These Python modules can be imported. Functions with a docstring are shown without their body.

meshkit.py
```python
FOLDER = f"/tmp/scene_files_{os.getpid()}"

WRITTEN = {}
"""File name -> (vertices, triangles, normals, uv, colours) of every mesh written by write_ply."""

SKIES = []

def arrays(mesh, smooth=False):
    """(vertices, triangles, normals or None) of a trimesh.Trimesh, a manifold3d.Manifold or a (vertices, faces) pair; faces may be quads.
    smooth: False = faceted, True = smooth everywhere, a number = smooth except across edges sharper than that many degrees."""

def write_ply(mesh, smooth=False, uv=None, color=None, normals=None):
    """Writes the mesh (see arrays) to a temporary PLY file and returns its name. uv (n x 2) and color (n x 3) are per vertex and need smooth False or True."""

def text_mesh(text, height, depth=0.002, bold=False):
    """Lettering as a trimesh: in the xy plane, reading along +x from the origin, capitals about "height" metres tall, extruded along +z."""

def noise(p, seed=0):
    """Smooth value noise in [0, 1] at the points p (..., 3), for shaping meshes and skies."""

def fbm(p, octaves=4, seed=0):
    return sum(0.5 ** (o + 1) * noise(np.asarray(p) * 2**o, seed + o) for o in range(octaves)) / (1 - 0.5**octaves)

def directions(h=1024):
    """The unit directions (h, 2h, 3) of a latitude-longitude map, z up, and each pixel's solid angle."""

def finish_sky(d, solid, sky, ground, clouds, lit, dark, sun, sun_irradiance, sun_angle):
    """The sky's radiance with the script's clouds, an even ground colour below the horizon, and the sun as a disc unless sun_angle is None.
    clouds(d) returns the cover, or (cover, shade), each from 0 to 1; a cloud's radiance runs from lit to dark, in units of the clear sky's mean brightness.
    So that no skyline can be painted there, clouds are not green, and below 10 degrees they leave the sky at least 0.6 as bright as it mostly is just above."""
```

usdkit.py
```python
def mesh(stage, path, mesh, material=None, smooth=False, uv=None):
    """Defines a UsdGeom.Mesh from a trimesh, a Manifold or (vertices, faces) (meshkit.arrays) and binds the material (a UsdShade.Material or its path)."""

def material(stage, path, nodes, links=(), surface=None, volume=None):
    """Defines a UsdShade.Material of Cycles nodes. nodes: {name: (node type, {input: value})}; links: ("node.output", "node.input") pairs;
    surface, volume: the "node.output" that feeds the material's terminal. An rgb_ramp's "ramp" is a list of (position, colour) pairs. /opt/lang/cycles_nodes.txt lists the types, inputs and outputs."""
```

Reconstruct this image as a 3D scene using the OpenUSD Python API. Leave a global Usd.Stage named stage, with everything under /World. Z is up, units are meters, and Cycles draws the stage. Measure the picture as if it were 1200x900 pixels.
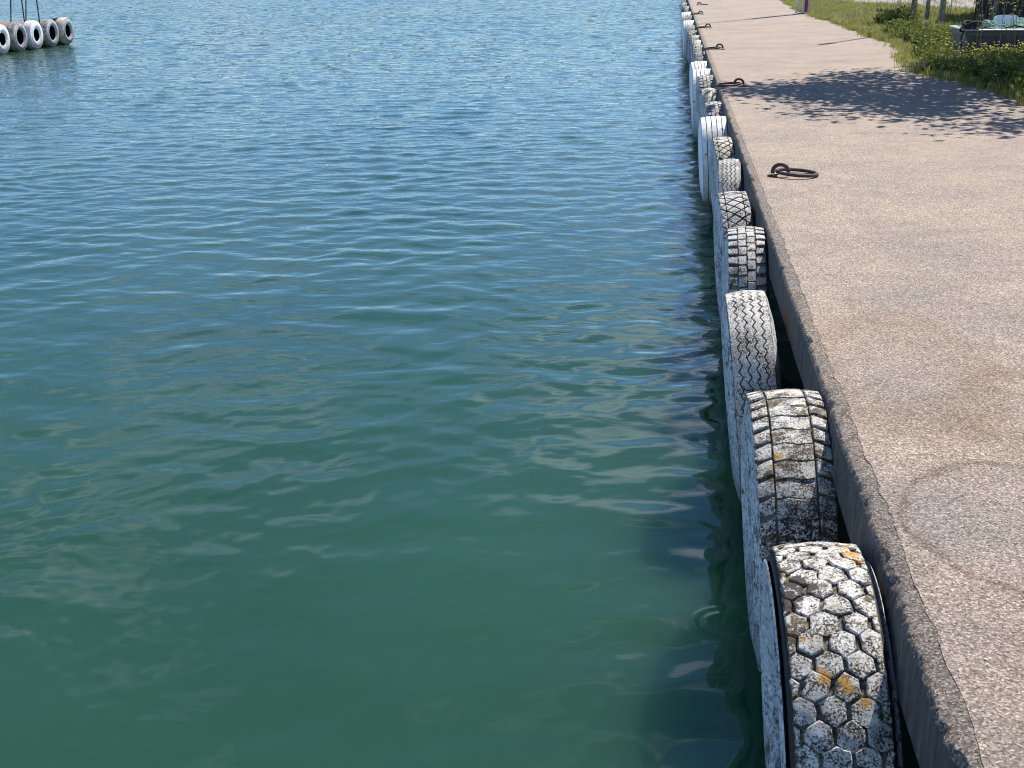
import math
import numpy as np
import trimesh
import usdkit
import meshkit
from pxr import Usd, UsdGeom, UsdLux, UsdShade, Sdf, Gf, Vt
from shapely.geometry import Polygon, LineString, box
from shapely.ops import unary_union

stage = Usd.Stage.CreateInMemory()
UsdGeom.SetStageUpAxis(stage, UsdGeom.Tokens.z)
UsdGeom.SetStageMetersPerUnit(stage, 1.0)
WORLD = UsdGeom.Xform.Define(stage, '/World')
stage.SetDefaultPrim(WORLD.GetPrim())
UsdGeom.Scope.Define(stage, '/World/Looks')
pi = math.pi

# ------------------------------------------------------------------ camera, sky, sun
EXPOSURE = 0.76
SUN_ELEV, SUN_AZ = math.radians(54.0), math.radians(30.0)      # azimuth from +y towards +x
SKY_STRENGTH, SUN_INT = 0.098, 1.22
CAM_AT = (0.0, 0.0, 1.55)
RIGHT = (0.992574218, 0.120922683, -0.013195706)
DOWN = (0.027141276, -0.325909264, -0.945011377)
FWD = (-0.118573914, 0.93763578, -0.326771129)
cam = UsdGeom.Camera.Define(stage, '/World/camera')
m = Gf.Matrix4d(RIGHT[0], RIGHT[1], RIGHT[2], 0, -DOWN[0], -DOWN[1], -DOWN[2], 0, -FWD[0], -FWD[1], -FWD[2], 0, *CAM_AT, 1)
cam.AddTransformOp().Set(m)
cam.CreateHorizontalApertureAttr(36.0)
cam.CreateVerticalApertureAttr(27.0)
cam.CreateFocalLengthAttr(36.0 * 1450.0 / 1200.0)
cam.CreateClippingRangeAttr(Gf.Vec2f(0.05, 2000))
cam.CreateExposureAttr(EXPOSURE)

SUN = np.array([math.sin(SUN_AZ) * math.cos(SUN_ELEV), math.cos(SUN_AZ) * math.cos(SUN_ELEV), math.sin(SUN_ELEV)])
sun = UsdLux.DistantLight.Define(stage, '/World/sun')
sun.CreateIntensityAttr(SUN_INT)
sun.CreateNormalizeAttr(True)
sun.CreateAngleAttr(0.5)
sun.CreateColorAttr(Gf.Vec3f(1.0, 0.95, 0.88))
zx = np.cross([0, 0, 1.0], SUN); zx /= np.linalg.norm(zx)
zy = np.cross(SUN, zx)
sun.AddTransformOp().Set(Gf.Matrix4d(*zx, 0, *zy, 0, *SUN, 0, 0, 0, 30, 1))

sky_mat = usdkit.material(stage, '/World/Looks/sky_look', {
    'tc': ('texture_coordinate', {}),
    'mp': ('mapping', {'scale': (1.0, 1.0, 2.2), 'location': (8.05, 9.64, 1.51), 'rotation': (0, 0, -0.1067)}),
    'n': ('noise_texture', {'scale': 2.6, 'detail': 7.0, 'roughness': 0.58, 'distortion': 0.3}),
    'r': ('rgb_ramp', {'ramp': [(0.0, (0, 0, 0)), (0.55, (0, 0, 0)), (0.67, (0.62, 0.62, 0.62)), (1.0, (0.9, 0.9, 0.9))]}),
    'sky': ('sky_texture', {'sky_type': 'single_scattering', 'sun_disc': False, 'sun_elevation': SUN_ELEV, 'sun_rotation': SUN_AZ, 'air_density': 0.8, 'aerosol_density': 0.05, 'ozone_density': 9.0}),
    'mix': ('mix_color', {'b': (7.8, 8.5, 9.8), 'use_clamp': False}),
    'bg': ('background_shader', {'strength': SKY_STRENGTH}),
}, [('tc.generated', 'mp.vector'), ('mp.vector', 'n.vector'), ('n.fac', 'r.fac'), ('r.color', 'mix.fac'), ('sky.color', 'mix.a'), ('mix.result', 'bg.color')], surface='bg.background')
dome = UsdLux.DomeLight.Define(stage, '/World/sky')
dome.GetPrim().SetCustomDataByKey('kind', 'structure')
UsdShade.MaterialBindingAPI.Apply(dome.GetPrim()).Bind(sky_mat)

# ------------------------------------------------------------------ helpers
_used = set()


def numbered(parent, name):
    n, k = name, 0
    while parent + '/' + n in _used:
        k += 1
        n = '%s_%03d' % (name, k)
    _used.add(parent + '/' + n)
    return parent + '/' + n


def tag(p, label=None, cat=None, group=None, kind=None):
    p = p.GetPrim() if hasattr(p, 'GetPrim') else p
    for k, v in (('label', label), ('category', cat), ('group', group), ('kind', kind)):
        if v:
            p.SetCustomDataByKey(k, v)
    return p


def obj(name, mesh, mat, parent=None, smooth=False, paint=None, **kw):
    base = str(parent.GetPath()) if parent is not None else '/World'
    g = usdkit.mesh(stage, numbered(base, name), mesh, mat, smooth=smooth)
    if paint is not None:
        nv = len(g.GetPointsAttr().Get())
        if nv != len(paint):
            paint = np.full(nv, paint[0])
        UsdGeom.PrimvarsAPI(g).CreatePrimvar('paint', Sdf.ValueTypeNames.FloatArray, 'vertex').Set(Vt.FloatArray.FromNumpy(np.asarray(paint, np.float32)))
    tag(g, **kw)
    return g


def thing(name, label, cat, loc=(0, 0, 0), ry=0.0, rx=0.0, rz=0.0, scale=(1, 1, 1), group=None, ref=None):
    x = UsdGeom.Xform.Define(stage, numbered('/World', name))
    if ref is not None:
        x.GetPrim().GetReferences().AddInternalReference(ref.GetPath())
    x.ClearXformOpOrder()
    x.AddTranslateOp().Set(Gf.Vec3d(*map(float, loc)))
    x.AddRotateZOp().Set(float(rz))
    x.AddRotateYOp().Set(float(ry))
    x.AddRotateXOp().Set(float(rx))
    x.AddScaleOp().Set(Gf.Vec3f(*map(float, scale)))
    if ref is not None:
        x.GetPrim().SetInstanceable(True)
    tag(x, label, cat, group)
    return x


def cat_m(parts):
    return trimesh.util.concatenate(parts)


def tbox(x0, x1, y0, y1, z0, z1):
    b = trimesh.creation.box((x1 - x0, y1 - y0, z1 - z0))
    b.apply_translation(((x0 + x1) / 2, (y0 + y1) / 2, (z0 + z1) / 2))
    return b


def tube(pts, r, n=8, closed=False):
    """A tube along a polyline; r: a number or one radius per point."""
    pts = np.asarray(pts, float)
    r = np.broadcast_to(np.asarray(r, float), len(pts))
    t = np.gradient(pts, axis=0) if not closed else (np.roll(pts, -1, 0) - np.roll(pts, 1, 0))
    t /= np.linalg.norm(t, axis=1, keepdims=True)
    up = np.array([0.0, 0, 1]) if abs(t[0][2]) < 0.9 else np.array([1.0, 0, 0])
    rings = []
    u = np.cross(t[0], up); u /= np.linalg.norm(u)
    for i in range(len(pts)):
        u = u - t[i] * (u @ t[i]); u /= np.linalg.norm(u)
        v = np.cross(t[i], u)
        a = np.linspace(0, 2 * pi, n, endpoint=False)
        rings.append(pts[i] + r[i] * (np.cos(a)[:, None] * u + np.sin(a)[:, None] * v))
    V = np.concatenate(rings); F = []
    k = len(pts)
    for i in range(k if closed else k - 1):
        for j in range(n):
            a, b = i * n + j, i * n + (j + 1) % n
            c, d = ((i + 1) % k) * n + j, ((i + 1) % k) * n + (j + 1) % n
            F += [[a, b, d], [a, d, c]]
    if not closed:
        c0, c1 = len(V), len(V) + 1
        V = np.vstack([V, pts[0], pts[-1]])
        for j in range(n):
            F.append([c0, (j + 1) % n, j]); F.append([c1, (k - 1) * n + j, (k - 1) * n + (j + 1) % n])
    return trimesh.Trimesh(V, F, process=False)


def grid_mesh(P):
    """(n, m, 3) array of points -> trimesh."""
    n, mm = P.shape[:2]
    idx = np.arange(n * mm).reshape(n, mm)
    a, b, c, d = idx[:-1, :-1].ravel(), idx[1:, :-1].ravel(), idx[1:, 1:].ravel(), idx[:-1, 1:].ravel()
    F = np.vstack([np.stack([a, b, c], 1), np.stack([a, c, d], 1)])
    return trimesh.Trimesh(P.reshape(-1, 3), F, process=False)


def fbm(p, o=4, s=0):
    return meshkit.fbm(np.asarray(p, float), o, s)


LOOK = '/World/Looks/'


def simple(name, color, rough=0.7, metallic=0.0, var=0.25, scale=12.0, bump=0.0, bscale=60.0):
    c = np.array(color, float)
    nodes = {
        'g': ('geometry', {}),
        'n': ('noise_texture', {'scale': scale, 'detail': 5.0, 'roughness': 0.6}),
        'r': ('rgb_ramp', {'ramp': [(0.3, c * (1 - var)), (0.7, np.minimum(c * (1 + var), 1))]}),
        'p': ('principled_bsdf', {'roughness': rough, 'metallic': metallic}),
    }
    links = [('g.position', 'n.vector'), ('n.fac', 'r.fac'), ('r.color', 'p.base_color')]
    if bump:
        nodes['bn'] = ('noise_texture', {'scale': bscale, 'detail': 5.0, 'roughness': 0.65})
        nodes['b'] = ('bump', {'strength': 1.0, 'distance': bump})
        links += [('g.position', 'bn.vector'), ('bn.fac', 'b.height'), ('b.normal', 'p.normal')]
    return usdkit.material(stage, LOOK + name, nodes, links, surface='p.BSDF')


def leaf_mat(name, c0, c1, trans=0.35):
    return usdkit.material(stage, LOOK + name, {
        'g': ('geometry', {}),
        'n': ('noise_texture', {'scale': 3.0, 'detail': 3.0}),
        'ad': ('math', {'math_type': 'multiply_add', 'value2': 0.55}),
        'r': ('rgb_ramp', {'ramp': [(0.2, c0), (0.9, c1)]}),
        'p': ('principled_bsdf', {'roughness': 0.55, 'specular_ior_level': 0.35}),
        't': ('translucent_bsdf', {}),
        'm': ('mix_closure', {'fac': trans}),
    }, [('g.position', 'n.vector'), ('g.random_per_island', 'ad.value1'), ('n.fac', 'ad.value3'), ('ad.value', 'r.fac'), ('r.color', 'p.base_color'), ('r.color', 't.color'),
        ('p.BSDF', 'm.closure1'), ('t.BSDF', 'm.closure2')], surface='m.closure')


def blob_nodes(nodes, links, prefix, blobs, pos='g.position', wob=None):
    """Value 1 inside any of the spots (centre, radius) of a surface, edges broken by noise. Returns the output name."""
    last = None
    for i, (c, rad) in enumerate(blobs):
        d, s = '%sd%d' % (prefix, i), '%ss%d' % (prefix, i)
        nodes[d] = ('vector_math', {'math_type': 'distance', 'vector2': c})
        nodes[s] = ('math', {'math_type': 'divide', 'value2': rad})
        links += [(wob or pos, d + '.vector1'), (d + '.value', s + '.value1')]
        if last is None:
            last = s + '.value'
        else:
            mn = '%sm%d' % (prefix, i)
            nodes[mn] = ('math', {'math_type': 'minimum'})
            links += [(last, mn + '.value1'), (s + '.value', mn + '.value2')]
            last = mn + '.value'
    nodes[prefix + 'lt'] = ('map_range', {'from_min': 0.85, 'from_max': 1.0, 'to_min': 1.0, 'to_max': 0.0, 'clamp': True})
    links.append((last, prefix + 'lt.value'))
    return prefix + 'lt.result'


def paint_mat(name, paint=(0.74, 0.73, 0.70), low=(0.42, 0.40, 0.36), dark=(0.035, 0.033, 0.03), wear=0.42, wear_var=0.35, fine=130.0, lichen=0.0, spots=(), bare=(), moss=0.0, soft=0.05, use_attr=False, rough=0.75, crackle=0.85, blotch=None, tide=False, patch=7.0):
    nodes = {
        'g': ('geometry', {}),
        'n1': ('noise_texture', {'scale': fine, 'detail': 7.0, 'roughness': 0.72}),
        'n2': ('noise_texture', {'scale': patch, 'detail': 4.0, 'roughness': 0.65}),
        'ma': ('math', {'math_type': 'multiply_add', 'value2': -wear_var}),
        'th': ('map_range', {'from_min': wear - 0.5 * wear_var - soft, 'from_max': wear - 0.5 * wear_var + soft, 'clamp': True}),
        'n3': ('noise_texture', {'scale': 24.0, 'detail': 6.0, 'roughness': 0.7}),
        'tone': ('rgb_ramp', {'ramp': [(0.36, low), (0.62, paint)]}),
        'vor': ('voronoi_texture', {'feature': 'distance_to_edge', 'scale': fine * 0.45, 'randomness': 1.0}),
        'cr': ('map_range', {'from_min': 0.01, 'from_max': 0.09, 'to_min': crackle, 'to_max': 1.0, 'clamp': True}),
        'mul': ('math', {'math_type': 'multiply'}),
        'mix': ('mix_color', {'a': dark}),
        'bp': ('bump', {'strength': 0.9, 'distance': 0.004}),
        'p': ('principled_bsdf', {'roughness': rough, 'specular_ior_level': 0.3}),
    }
    links = [('g.position', 'n1.vector'), ('g.position', 'n2.vector'), ('g.position', 'n3.vector'), ('g.position', 'vor.vector'),
             ('n2.fac', 'ma.value1'), ('n1.fac', 'ma.value3'), ('ma.value', 'th.value'), ('vor.distance', 'cr.value'), ('th.result', 'mul.value1'), ('cr.result', 'mul.value2'),
             ('n3.fac', 'tone.fac'), ('tone.color', 'mix.b'), ('n1.fac', 'bp.height'), ('bp.normal', 'p.normal')]
    fac = 'mul.value'
    if use_attr:
        nodes['at'] = ('attribute', {'attribute': 'paint'})
        nodes['am'] = ('math', {'math_type': 'multiply'})
        links += [('at.fac', 'am.value1'), (fac, 'am.value2')]
        fac = 'am.value'
    if bare or spots:
        nodes['wn'] = ('noise_texture', {'scale': 40.0, 'detail': 5.0, 'roughness': 0.7})
        nodes['wm'] = ('vector_math', {'math_type': 'multiply_add', 'vector2': (0.09, 0.09, 0.09)})
        nodes['wc'] = ('vector_math', {'math_type': 'subtract', 'vector2': (0.045, 0.045, 0.045)})
        links += [('g.position', 'wn.vector'), ('wn.color', 'wm.vector1'), ('g.position', 'wm.vector3'), ('wm.vector', 'wc.vector1')]
    if tide:      # paint lost and slime grown where the water reaches
        nodes['ts'] = ('separate_xyz', {})
        nodes['tn'] = ('math', {'math_type': 'multiply_add', 'value2': 0.5})
        nodes['tm'] = ('map_range', {'from_min': -0.74, 'from_max': -0.42, 'to_min': 0.25, 'to_max': 1.0, 'clamp': True})
        nodes['tx'] = ('math', {'math_type': 'multiply'})
        links += [('g.position', 'ts.vector'), ('n3.fac', 'tn.value1'), ('ts.z', 'tn.value3'), ('tn.value', 'tm.value'), ('tm.result', 'tx.value1'), (fac, 'tx.value2')]
        fac = 'tx.value'
    if bare:
        o = blob_nodes(nodes, links, 'ba', bare, wob='wc.vector')
        nodes['bi'] = ('math', {'math_type': 'subtract', 'value1': 1.0})
        nodes['bm'] = ('math', {'math_type': 'multiply'})
        links += [(o, 'bi.value2'), ('bi.value', 'bm.value1'), (fac, 'bm.value2')]
        fac = 'bm.value'
    links.append((fac, 'mix.fac'))
    col = 'mix.result'
    if moss:
        nodes['mo'] = ('noise_texture', {'scale': 16.0, 'detail': 6.0, 'roughness': 0.68})
        nodes['mr'] = ('map_range', {'from_min': 0.62 - 0.14 * moss, 'from_max': 0.66 - 0.12 * moss, 'clamp': True})
        nodes['mc'] = ('noise_texture', {'scale': 90.0, 'detail': 3.0})
        nodes['mcr'] = ('rgb_ramp', {'ramp': [(0.35, (0.045, 0.035, 0.022)), (0.7, (0.17, 0.12, 0.055))]})
        nodes['mm'] = ('mix_color', {})
        links += [('g.position', 'mo.vector'), ('mo.fac', 'mr.value'), ('mr.result', 'mm.fac'), (col, 'mm.a'), ('g.position', 'mc.vector'), ('mc.fac', 'mcr.fac'), ('mcr.color', 'mm.b')]
        col = 'mm.result'
    if blotch:
        nodes['bv'] = ('voronoi_texture', {'feature': 'f1', 'scale': 62.0, 'randomness': 1.0})
        nodes['bd'] = ('vector_math', {'math_type': 'distance', 'vector2': blotch[0]})
        nodes['bg'] = ('map_range', {'from_min': 0.0, 'from_max': blotch[1], 'to_min': 0.62, 'to_max': 0.12, 'clamp': True})
        nodes['bq'] = ('math', {'math_type': 'subtract'})
        nodes['br'] = ('map_range', {'from_min': -0.03, 'from_max': 0.03, 'clamp': True})
        nodes['bx'] = ('mix_color', {'b': (0.022, 0.018, 0.014)})
        links += [('wc.vector', 'bv.vector'), ('g.position', 'bd.vector1'), ('bd.value', 'bg.value'), ('bg.result', 'bq.value1'), ('bv.distance', 'bq.value2'), ('bq.value', 'br.value'), ('br.result', 'bx.fac'), (col, 'bx.a')]
        col = 'bx.result'
    if lichen or spots:
        nodes['lc'] = ('noise_texture', {'scale': 160.0, 'detail': 3.0})
        nodes['lr'] = ('rgb_ramp', {'ramp': [(0.3, (0.20, 0.09, 0.012)), (0.5, (0.50, 0.22, 0.015)), (0.7, (0.66, 0.37, 0.05))]})
        links += [('g.position', 'lc.vector'), ('lc.fac', 'lr.fac')]
    if lichen:
        nodes['ln'] = ('noise_texture', {'scale': 21.0, 'detail': 6.0, 'roughness': 0.7, 'distortion': 0.4})
        nodes['lm'] = ('map_range', {'from_min': 0.70 - 0.1 * lichen, 'from_max': 0.735 - 0.1 * lichen, 'clamp': True})
        nodes['lx'] = ('mix_color', {})
        links += [('g.position', 'ln.vector'), ('ln.fac', 'lm.value'), ('lm.result', 'lx.fac'), (col, 'lx.a'), ('lr.color', 'lx.b')]
        col = 'lx.result'
    if spots:
        o = blob_nodes(nodes, links, 'sp', spots, wob='wc.vector')
        nodes['sn'] = ('map_range', {'from_min': 0.38, 'from_max': 0.50, 'clamp': True})
        nodes['so'] = ('math', {'math_type': 'multiply'})
        links += [('lc.fac', 'sn.value'), (o, 'so.value1'), ('sn.result', 'so.value2')]
        nodes['sx'] = ('mix_color', {})
        links += [('so.value', 'sx.fac'), (col, 'sx.a'), ('lr.color', 'sx.b')]
        col = 'sx.result'
    links.append((col, 'p.base_color'))
    return usdkit.material(stage, LOOK + name, nodes, links, surface='p.BSDF')


# ------------------------------------------------------------------ materials of the setting
WATER_Z = -1.10
water_look = usdkit.material(stage, LOOK + 'water_look', {
    'g': ('geometry', {}),
    'mp': ('mapping', {'rotation': (0, 0, 0.22), 'scale': (0.55, 1.0, 1.0)}),
    'n1': ('noise_texture', {'scale': 9.0, 'detail': 3.0, 'roughness': 0.55, 'distortion': 0.4}),
    'n2': ('noise_texture', {'scale': 2.6, 'detail': 2.0, 'roughness': 0.5}),
    'ad': ('math', {'math_type': 'multiply_add', 'value2': 2.2}),
    'sx': ('separate_xyz', {}),
    'far': ('map_range', {'from_min': 5.0, 'from_max': 60.0, 'to_min': 0.012, 'to_max': 1.7, 'clamp': True}),
    'b': ('bump', {'strength': 0.5, 'distance': 0.03}),
    'gn': ('noise_texture', {'scale': 0.35, 'detail': 2.0}),
    'cr': ('rgb_ramp', {'ramp': [(0.3, (0.0125, 0.046, 0.0258)), (0.7, (0.0165, 0.056, 0.032))]}),
    'p': ('principled_bsdf', {'roughness': 0.008, 'ior': 1.333, 'subsurface_method': 'burley', 'subsurface_weight': 1.0, 'subsurface_scale': 1.25, 'subsurface_radius': (0.5, 1.0, 0.9)}),
}, [('g.position', 'mp.vector'), ('mp.vector', 'n1.vector'), ('mp.vector', 'n2.vector'), ('n2.fac', 'ad.value1'), ('n1.fac', 'ad.value3'), ('ad.value', 'b.height'),
    ('g.position', 'sx.vector'), ('sx.y', 'far.value'), ('far.result', 'b.strength'), ('b.normal', 'p.normal'), ('g.position', 'gn.vector'), ('gn.fac', 'cr.fac'), ('cr.color', 'p.base_color')], surface='p.BSDF')


def concrete(name, c_lo, c_hi, stains=True, grain=1.0, bump=0.004, dark_pores=True):
    nodes = {
        'g': ('geometry', {}),
        'vo': ('voronoi_texture', {'feature': 'f1', 'scale': 175.0, 'randomness': 1.0}),
        'vr': ('separate_color', {}),
        'peb': ('rgb_ramp', {'ramp': [(0.0, np.array(c_lo) * 0.45), (0.18, np.array(c_lo) * 0.8), (0.45, c_lo), (0.75, c_hi), (0.93, np.minimum(np.array(c_hi) * 1.25, 0.9)), (1.0, np.minimum(np.array(c_hi) * 1.7, 0.95))]}),
        'n1': ('noise_texture', {'scale': 340.0, 'detail': 5.0, 'roughness': 0.75}),
        'n1r': ('rgb_ramp', {'ramp': [(0.34, (0.42, 0.42, 0.42)), (0.5, (0.95, 0.95, 0.95)), (0.7, (1.25, 1.25, 1.25))]}),
        'm1': ('mix_color', {'blend_type': 'multiply', 'fac': grain, 'use_clamp': False}),
        'n2': ('noise_texture', {'scale': 1.1, 'detail': 5.0, 'roughness': 0.6}),
        'n2r': ('rgb_ramp', {'ramp': [(0.32, (0.80, 0.82, 0.85)), (0.5, (0.98, 0.97, 0.95)), (0.68, (1.12, 1.07, 1.0))]}),
        'm2': ('mix_color', {'blend_type': 'multiply', 'fac': 1.0, 'use_clamp': False}),
        'n3': ('noise_texture', {'scale': 6.0, 'detail': 6.0, 'roughness': 0.7}),
        'n3r': ('rgb_ramp', {'ramp': [(0.3, (0.84, 0.84, 0.84)), (0.65, (1.06, 1.06, 1.06))]}),
        'm3': ('mix_color', {'blend_type': 'multiply', 'fac': 1.0, 'use_clamp': False}),
        'hb': ('math', {'math_type': 'multiply_add', 'value2': 0.5}),
        'b': ('bump', {'strength': 1.0, 'distance': bump}),
        'p': ('principled_bsdf', {'roughness': 0.88, 'specular_ior_level': 0.25}),
    }
    links = [('g.position', 'vo.vector'), ('vo.color', 'vr.color'), ('vr.r', 'peb.fac'), ('g.position', 'n1.vector'), ('n1.fac', 'n1r.fac'), ('peb.color', 'm1.a'), ('n1r.color', 'm1.b'),
             ('g.position', 'n2.vector'), ('n2.fac', 'n2r.fac'), ('m1.result', 'm2.a'), ('n2r.color', 'm2.b'), ('g.position', 'n3.vector'), ('n3.fac', 'n3r.fac'), ('m2.result', 'm3.a'), ('n3r.color', 'm3.b'),
             ('vo.distance', 'hb.value1'), ('n1.fac', 'hb.value3'), ('hb.value', 'b.height'), ('b.normal', 'p.normal')]
    col = 'm3.result'
    if stains:
        nodes['wn'] = ('noise_texture', {'scale': 3.0, 'detail': 5.0, 'roughness': 0.6})
        nodes['wm'] = ('vector_math', {'math_type': 'multiply_add', 'vector2': (0.24, 0.30, 0.0)})
        links += [('g.position', 'wn.vector'), ('wn.color', 'wm.vector1'), ('g.position', 'wm.vector3')]
        nodes['wm2'] = ('vector_math', {'math_type': 'multiply_add', 'vector2': (0.16, 0.16, 0.0)})
        links += [('wn.color', 'wm2.vector1'), ('g.position', 'wm2.vector3')]
        # two worn round patches: greyer inside, a brown tide line round the edge
        for i, (c, sc, inner, rim, w) in enumerate([((0.98, 4.85, 0), (2.75, 1.25, 0), (0.88, 0.895, 0.92), (0.89, 0.845, 0.80), 0.2), ((1.06, 3.35, 0), (2.75, 2.2, 0), (0.92, 0.94, 0.98), (0.64, 0.60, 0.575), 0.035), ((1.42, 4.35, 0), (2.7, 1.8, 0), (0.98, 0.975, 0.97), (0.91, 0.87, 0.83), 0.2)]):
            k = 'st%d' % i
            nodes[k + 'a'] = ('vector_math', {'math_type': 'subtract', 'vector2': (c[0] + 0.08, c[1] + 0.08, 0)})
            nodes[k + 'b'] = ('vector_math', {'math_type': 'multiply', 'vector2': sc})
            nodes[k + 'c'] = ('vector_math', {'math_type': 'length'})
            nodes[k + 'r'] = ('rgb_ramp', {'ramp': [(0.0, inner), (max(0.5 - w * 1.6, 0.02), inner), (0.5 - 0.3 * w, rim), (0.5 + 0.4 * w, (1, 1, 1)), (1.0, (1, 1, 1))]})
            nodes[k + 'h'] = ('math', {'math_type': 'multiply', 'value2': 0.5})
            nodes[k + 'm'] = ('mix_color', {'blend_type': 'multiply', 'fac': 1.0, 'use_clamp': False})
            links += [(('wm2' if i == 1 else 'wm') + '.vector', k + 'a.vector1'), (k + 'a.vector', k + 'b.vector1'), (k + 'b.vector', k + 'c.vector1'), (k + 'c.value', k + 'h.value1'), (k + 'h.value', k + 'r.fac'), (col, k + 'm.a'), (k + 'r.color', k + 'm.b')]
            col = k + 'm.result'
    if stains:
        o = blob_nodes(nodes, links, 'ru', [((0.84, 9.32, 0.0), 0.10), ((0.80, 9.25, 0.0), 0.10), ((0.84, 15.9, 0.0), 0.12), ((0.85, 22.1, 0.0), 0.12)], wob='wm2.vector')
        nodes['rf'] = ('math', {'math_type': 'multiply', 'value2': 0.3})
        nodes['rm'] = ('mix_color', {'b': (0.30, 0.16, 0.09)})
        links += [(o, 'rf.value1'), ('rf.value', 'rm.fac'), (col, 'rm.a')]
        col = 'rm.result'
    links.append((col, 'p.base_color'))
    return nodes, links, col


nd, lk, _ = concrete('pavement', (0.280, 0.225, 0.182), (0.412, 0.340, 0.282))
pavement_look = usdkit.material(stage, LOOK + 'pavement_look', nd, lk, surface='p.BSDF')

nd, lk, col = concrete('edge', (0.205, 0.17, 0.143), (0.345, 0.293, 0.25), stains=False, bump=0.007)
lk = [x for x in lk if x[1] != 'p.base_color']
# rust below the mooring rings
rust_at = [((0.69, 9.22, 0.0), 0.13), ((0.65, 15.8, 0.0), 0.10), ((0.66, 22.06, 0), 0.12), ((0.66, 28.5, 0), 0.1)]
nd['wn'] = ('noise_texture', {'scale': 12.0, 'detail': 5.0, 'roughness': 0.7})
nd['wm'] = ('vector_math', {'math_type': 'multiply_add', 'vector2': (0.14, 0.14, 0.0)})
nd['wc'] = ('vector_math', {'math_type': 'subtract', 'vector2': (0.07, 0.07, 0.0)})
lk += [('g.position', 'wn.vector'), ('wn.color', 'wm.vector1'), ('g.position', 'wm.vector3'), ('wm.vector', 'wc.vector1')]
o = blob_nodes(nd, lk, 'ru', rust_at, wob='wc.vector')
nd['rm'] = ('mix_color', {'b': (0.26, 0.13, 0.07)})
nd['rf'] = ('math', {'math_type': 'multiply', 'value2': 0.6})
lk += [(o, 'rf.value1'), ('rf.value', 'rm.fac'), (col, 'rm.a'), ('rm.result', 'p.base_color')]
edge_look = usdkit.material(stage, LOOK + 'edge_look', nd, lk, surface='p.BSDF')

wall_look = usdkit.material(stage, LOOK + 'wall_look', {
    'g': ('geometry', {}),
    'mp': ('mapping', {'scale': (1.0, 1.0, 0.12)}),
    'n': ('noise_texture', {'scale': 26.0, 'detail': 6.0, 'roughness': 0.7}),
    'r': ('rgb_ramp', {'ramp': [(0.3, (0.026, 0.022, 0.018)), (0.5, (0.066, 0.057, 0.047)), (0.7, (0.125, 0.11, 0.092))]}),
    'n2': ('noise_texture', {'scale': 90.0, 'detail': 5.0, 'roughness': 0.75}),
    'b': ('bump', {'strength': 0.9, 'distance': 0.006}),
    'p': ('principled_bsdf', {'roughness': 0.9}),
}, [('g.position', 'mp.vector'), ('mp.vector', 'n.vector'), ('n.fac', 'r.fac'), ('r.color', 'p.base_color'), ('g.position', 'n2.vector'), ('n2.fac', 'b.height'), ('b.normal', 'p.normal')], surface='p.BSDF')

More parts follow.
